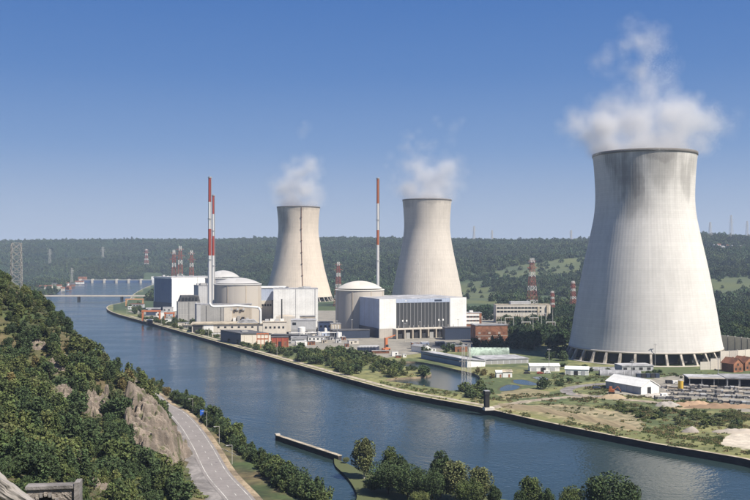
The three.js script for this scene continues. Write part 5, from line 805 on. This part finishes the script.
{
  const rk = std(1, 1, 1, { vertexColors: true, roughness: .95, bumpMap: grit, bumpScale: .25, flatShading: true });
  const hash = (a, b, s) => { const v = Math.sin(a * 127.1 + b * 311.7 + s * 74.7) * 43758.5453; return v - Math.floor(v); };
  const cell = (x, y, s) => { let best = 9, id = 0, sec = 9; const ix = Math.floor(x), iy = Math.floor(y); for (let a = -1; a <= 1; a++) for (let b = -1; b <= 1; b++) { const q = (ix + a + hash(ix + a, iy + b, s) - x) ** 2 + (iy + b + hash(ix + a, iy + b, s + 5) - y) ** 2; if (q < best) { sec = best; best = q; id = hash(ix + a, iy + b, s + 9); } else if (q < sec) sec = q; } return [id, Math.sqrt(sec) - Math.sqrt(best)]; };
  rockSpots.forEach(([px, py, rx, rd, amp, label], i) => {
    const [cx, cd] = rockHit[i], st = .42, nx = Math.ceil(2.3 * rx / st), nd = Math.ceil(2.3 * rd / st), pos = [], col = [], uv = [], idx = [];
    const hs = new Map(), hl = (x, d) => { const k = Math.round(x / 2) + ',' + Math.round(d / 2); if (!hs.has(k)) hs.set(k, hillAt(Math.round(x / 2) * 2, Math.round(d / 2) * 2)); return hs.get(k); };
    const hill = (x, d) => { const u = x / 2, v = d / 2, a = Math.floor(u), b = Math.floor(v), g = (p, q) => hl(p * 2, q * 2); return lerp(lerp(g(a, b), g(a + 1, b), u - a), lerp(g(a, b + 1), g(a + 1, b + 1), u - a), v - b); };
    for (let j = 0; j <= nd; j++) for (let k = 0; k <= nx; k++) {
      const x = cx + (k / nx - .5) * 2.3 * rx, d = cd + (j / nd - .5) * 2.3 * rd, wob = fbm(x / 5, d / 5, i, 3), e = 1 - Math.hypot((x - cx) / rx, (d - cd) / rd) + .55 * wob;
      const w1 = fbm(x / 3, d / 3, 4 + i, 2) * 1.1, [c1, g1] = cell(x / 3.4 + w1, d / 5 + w1, i), [c2, g2] = cell(x / 1.2 + w1 * .35, d / 1.4, i + 20);
      const out = smooth(-.02, .34, e + .22 * (c1 - .5)) * amp * (.45 + .75 * c1) + (c2 - .5) * 1.7 * smooth(0, .2, e) - .8 * smooth(.1, 0, g1) * smooth(0, .2, e) - 1.2 * smooth(.05, -.1, e);
      pos.push(x, hill(x, d) + out, -d); uv.push(x, d + out * 2);
      const t = clamp(.5 + fbm(x / 4, d / 4, 9 + i, 3) * 1.4 + (c2 - .5) * .35, 0, 1), moss = smooth(.08, .24, fbm(x / 2.2, d / 2.2, 30 + i, 3) + .12 * (c1 - .6)) * .85;
      const c = [lerp(.125, .30, t), lerp(.104, .245, t), lerp(.083, .195, t)]; col.push(lerp(c[0], .085, moss), lerp(c[1], .095, moss), lerp(c[2], .035, moss));
    }
    for (let j = 0; j < nd; j++) for (let k = 0; k < nx; k++) { const q = j * (nx + 1) + k; idx.push(q, q + 1, q + nx + 2, q, q + nx + 2, q + nx + 1); }
    let g = new THREE.BufferGeometry(); g.setAttribute('position', new THREE.Float32BufferAttribute(pos, 3)); g.setAttribute('uv', new THREE.Float32BufferAttribute(uv, 2)); g.setAttribute('color', new THREE.Float32BufferAttribute(col, 3)); g.setIndex(idx); g.computeVertexNormals();
    single('rock_outcrop', g, rk, label, 'rock', 'rocky outcrops of the hillside');
  });
}
// ---------------------------------------------------------------- trees of the spur
{
  const r = rng(404), kinds = [0, 1, 2, 3, 4].map((k) => ({ crown: crown(140 + k, 1700, [[2.2, 2.7, 2.2], [2.6, 2.3, 2.6], [1.35, 3.2, 1.35], [1.7, 2.8, 1.6], [2.1, 2.6, 2.4]][k], .5, 16 + 3 * k, { tint: .5 }), trunk: trunkGeo(160 + k, 4, .14) }));
  const mats = [M.leafA, M.leafB, M.leafC, M.leafD, M.leafE], rl = smoothLine(roadLine, 160), list = [];
  const near2 = (l, x, d) => { let b = 1e9; for (const [a, c] of l) { const q = (a - x) ** 2 + (c - d) ** 2; if (q < b) b = q; } return Math.sqrt(b); };
  for (let i = 0; i < 9000 && list.length < 2500; i++) {
    const d = Math.sqrt(lerp(95 ** 2, 600 ** 2, r())), px = lerp(-40, 235, r()), x = X(px, d);
    if (!inside(nearPoly, x, d) || near2(rl, x, d) < (d < 300 ? 17.5 : d < 400 ? 13 : 10)) continue;
    const y = hillAt(x, d), py = HY + (CH - y) / d * F;
    if (y < 3 || (py > 508)) continue;
    const open = fbm(x / 17, d / 17, 21, 3);
    if (open < -.2 && r() < .75) continue;
    let skip = false, onRock = false; rockSpots.forEach(([, , rx, rd], q) => { const a = Math.hypot((x - rockHit[q][0]) / rx, (d - rockHit[q][1]) / rd); if (a < .95) { onRock = true; if (r() < .8) skip = true; } else if (d < rockHit[q][1] && Math.abs(x - rockHit[q][0] * d / rockHit[q][1]) < rx * .9 && rockHit[q][1] - d < rd + 16 && r() < .84) skip = true; });
    if (skip || (px < 80 && py > 478 && d < 140)) continue;
    if (Math.abs(px - 16.5) < 8 && d < 540 && py < 300) continue;
    const tone = fbm(x / 30, d / 30, 31, 2) + .5 * (r() - .5), k = tone < -.06 ? 2 : tone < .14 ? 0 : tone < .3 ? 1 : r() < .6 ? 3 : 4;
    const h = (2.4 + 6.6 * Math.pow(r(), 1.5)) * (open < -.05 ? .6 : 1) * (d < 200 ? .75 : d > 400 ? .66 : 1) * (onRock ? .5 : 1);
    list.push({ x, y: onRock ? y + 2.6 : y, d, h, k: Math.floor(r() * 5), m: k, show: h / d * (px > -5 ? 1 : .2), t: r() * 6.28, w: .85 + .5 * r() });
  }
  list.sort((a, b) => b.show - a.show);
  const names = ['mid green', 'fresh green', 'dark green', 'pale olive', 'yellowish'];
  list.slice(0, 300).forEach((e) => { const key = 'h' + e.k + e.m; if (!protos.has(key)) { const g = new THREE.Group(); part(g, 'trunk', kinds[e.k].trunk, M.bark); part(g, 'crown', kinds[e.k].crown, mats[e.m], 0, .5, 0); protos.set(key, g); } const t = protos.get(key).clone(); t.name = numbered('hill_tree'); const s = e.h / 5.4; t.scale.set(s * e.w, s, s * e.w); t.position.set(e.x, e.y - .3, -e.d); t.rotation.y = e.t; scene.add(t); mark(t, names[e.m] + ' small tree in the thicket covering the near hillside', 'tree', names[e.m] + ' trees of the hillside thicket'); });
  for (let m = 0; m < 5; m++) for (let k = 0; k < 5; k++) { const l = list.slice(300).filter((e) => e.m === m && e.k === k); if (l.length) scatter('hillside_thicket', kinds[k].crown, mats[m], l.map((e) => [e.x, e.y - .2, e.d, e.h / 5.2 * e.w, 1 / e.w]), names[m] + ' scrub filling the gaps on the near hillside', 'thicket'); }
  // dry grass and low plants
  const tuft = crown(190, 160, [1.1, .5, 1.1], .42, 9), tl = [[], []]; for (let i = 0; i < 5200; i++) { const d = Math.sqrt(lerp(95 ** 2, 560 ** 2, r())), px = lerp(-20, 225, r()), x = X(px, d); if (!inside(nearPoly, x, d) || near2(rl, x, d) < 10) continue; tl[r() < .5 ? 0 : 1].push([x, hillAt(x, d) - .1, d, .8 + .8 * r(), .8]); }
  scatter('ground_cover', tuft, M.leafD, tl[0], 'pale low plants on the open patches of the hillside', 'ground cover'); scatter('ground_cover', tuft, M.leafB, tl[1], 'green low plants on the open patches of the hillside', 'ground cover');
  // hedge between the road and the river
  const hedge = smoothLine(ptsOf([[318, 506], [290, 494], [272, 480], [255, 465], [240, 452], [226, 439], [212, 427], [200, 417], [188, 409], [176, 403]], 4), 64);
  hedge.forEach(([x, d], i) => { for (let j = 0; j < 2; j++) { const e = kinds[(i + j) % 5], key = 'h' + ((i + j) % 5) + ((i * 7 + j) % 3 === 1 ? 0 : 2); if (!protos.has(key)) { const g = new THREE.Group(); part(g, 'trunk', e.trunk, M.bark); part(g, 'crown', e.crown, mats[(i * 7 + j) % 3 === 1 ? 0 : 2], 0, .5, 0); protos.set(key, g); } const t = protos.get(key).clone(), big = i === 54 || i === 42 || i === 41, h = big ? 7.5 : 2.6 + 2.8 * r() + (i < 14 ? 2 : 0); t.name = numbered('hedge_bush'); t.scale.set(h / 5.2 * 1.15, h / 5.2, h / 5.2 * 1.15); t.position.set(x - 1.5 + 3.4 * j + (r() - .5), Math.max(.4, hillAt(x, d) - .6), -d + (r() - .5) * 2); t.rotation.y = r() * 6; scene.add(t); const seg = ['nearest stretch, by the lower edge', 'middle stretch, by the street lamps', 'far stretch, near the blue sign'][Math.min(2, Math.floor(i / 22))]; mark(t, 'dark green bush in the riverside hedge, ' + seg, 'bush', 'riverside hedge, ' + seg); } });
  // trees on the spit
  const bigC = [0, 1, 2].map((k) => crown(240 + k, 6500, [[3.2, 4.6, 3.2], [4.2, 4.2, 4.2], [2.6, 5.2, 2.6]][k], .48, [34, 40, 26][k], { tint: .5 })), bigT = [0, 1, 2].map((k) => trunkGeo(260 + k, 7.5, .26, 6));
  const spitTree = (px, py, d, k, m, bark, lb, w = 1, cat = 'tree') => { const x = X(px, d), h = topH(py, d) - 1.6, t = thing('spit_tree', lb, cat, 'trees on the spit', x, d, 1.9), s = h / ([9.2, 8.4, 10.4][k] + 1.6); t.scale.set(s * w * .98, s, s * w * .98); t.rotation.y = px; part(t, 'trunk', bigT[k], bark); part(t, 'crown', bigC[k], m, 0, 1.6, 0); };
  spitTree(364, 439, 322, 0, M.leafD, M.birch, 'loose pale birch at the tip of the spit', .95); spitTree(389, 448, 312, 2, M.leafA, M.bark, 'narrow tree behind the dark bush on the spit'); spitTree(388, 462, 300, 1, M.leafC, M.bark, 'broad dark tree in the middle of the left spit clump', 1.35); spitTree(408, 466, 294, 1, M.leafC, M.bark, 'dark bushy tree at the right of the left spit clump', 1.1);
  spitTree(441, 453, 296, 2, M.leafC, M.bark, 'tallest tree of the middle spit clump', 1.1); spitTree(456, 462, 292, 0, M.leafD, M.birch, 'pale leafy tree of the middle spit clump', 1.2); spitTree(432, 470, 290, 1, M.leafC, M.bark, 'rounded tree at the left of the middle spit clump', 1); spitTree(481, 468, 288, 0, M.leafD, M.bark, 'pale tree at the right of the middle spit clump', 1); spitTree(470, 480, 284, 1, M.leafA, M.bark, 'low tree closing the middle spit clump', 1.2);
  spitTree(531, 478, 276, 0, M.leafA, M.bark, 'tree top at the lower edge, left of three'); spitTree(573, 488, 272, 1, M.leafA, M.bark, 'low tree top at the lower edge, middle of three'); spitTree(612, 476, 270, 1, M.leafC, M.bark, 'broad tree top at the lower edge, right of three', 1.3); spitTree(628, 484, 268, 0, M.leafC, M.bark, 'small tree top beside the broad one at the lower edge'); spitTree(520, 492, 274, 2, M.leafC, M.bark, 'dark low tree top at the lower edge left of the first top', 1.4); spitTree(547, 490, 273, 2, M.leafC, M.bark, 'dark low tree top at the lower edge right of the first top', 1.2); spitTree(596, 484, 270, 2, M.leafC, M.bark, 'dark tree top left of the broad one at the lower edge', 1.2); spitTree(494, 486, 282, 2, M.leafC, M.bark, 'dark low tree at the right end of the middle spit clump', 1.2); spitTree(400, 456, 304, 2, M.leafC, M.bark, 'narrow dark tree at the back of the left spit clump', 1.1); spitTree(346, 458, 346, 1, M.leafD, M.bark, 'low pale bush where the jetty meets the spit', 1.3, 'bush'); spitTree(420, 492, 286, 1, M.leafB, M.bark, 'low bush between two spit clumps', 1.6, 'bush'); spitTree(372, 480, 304, 1, M.leafC, M.bark, 'dark low bush at the left edge of the spit', 1.5, 'bush');
}
// ---------------------------------------------------------------- stone arch and parapet at the lower left
{
  const d = 104, x = X(27, d), w = 5.4, y = topH(487, d), a = thing('stone_arch', 'old stone wall with an arch at the foot of the picture', 'wall', null, x, d, y - 4.2, 8), s = new THREE.Shape([[0, 0], [w, 0], [w, 3.9], [0, 3.9]].map((p) => new THREE.Vector2(...p))), hole = new THREE.Path(); hole.moveTo(.9, .2); hole.lineTo(.9, 1.9); hole.absarc(2.1, 1.9, 1.2, Math.PI, 0, true); hole.lineTo(3.3, .2); s.holes.push(hole);
  part(a, 'wall', new THREE.ExtrudeGeometry(s, { depth: 1.2, bevelEnabled: false }), M.stone, 0, 0, -1.2); part(a, 'coping', box(w + .3, .35, 1.7), M.gravel, w / 2, 3.9, -.6); part(a, 'back_filling', box(w - .2, 3.5, .6), M.dark, w / 2, .02, -1.9);
  for (let i = 0; i < 9; i++) { const t = Math.PI * (i + .5) / 9, v = part(a, 'arch_stone', box(.36, .5, .3), i % 2 ? M.gravel : M.stone, 2.1 - Math.cos(t) * 1.42, 1.9 + Math.sin(t) * 1.42 - .25, .16); } part(a, 'end_pier', box(.6, 4.6, 1.9), M.gravel, w + .2, 0, -.6);
  const p = thing('stone_parapet', 'pale sloping stone parapet in the lower left corner', 'parapet', null, X(-8, 92), 92, topH(472, 92), 0), g = new THREE.BoxGeometry(9, 1.5, 1.3, 40, 8, 8), q = g.attributes.position;
  for (let i = 0; i < q.count; i++) { const a = fbm(q.getX(i) / 1.1, q.getY(i) / .8, q.getZ(i) / .8, 4) * .5; q.setXYZ(i, q.getX(i) + a * .5, q.getY(i) + a, q.getZ(i) + a * .7); }
  g.computeVertexNormals(); const sl = part(p, 'slab', g, M.stonePale = std(.30, .275, .25, { map: mottle, bumpMap: grit, bumpScale: .2 }), 2.4, -2.6, 0); sl.rotation.z = -.66; part(p, 'footing', box(6, 5, 1.2), M.stone, 1.2, -8.4, -.3);
}
renderer.render(scene, camera);
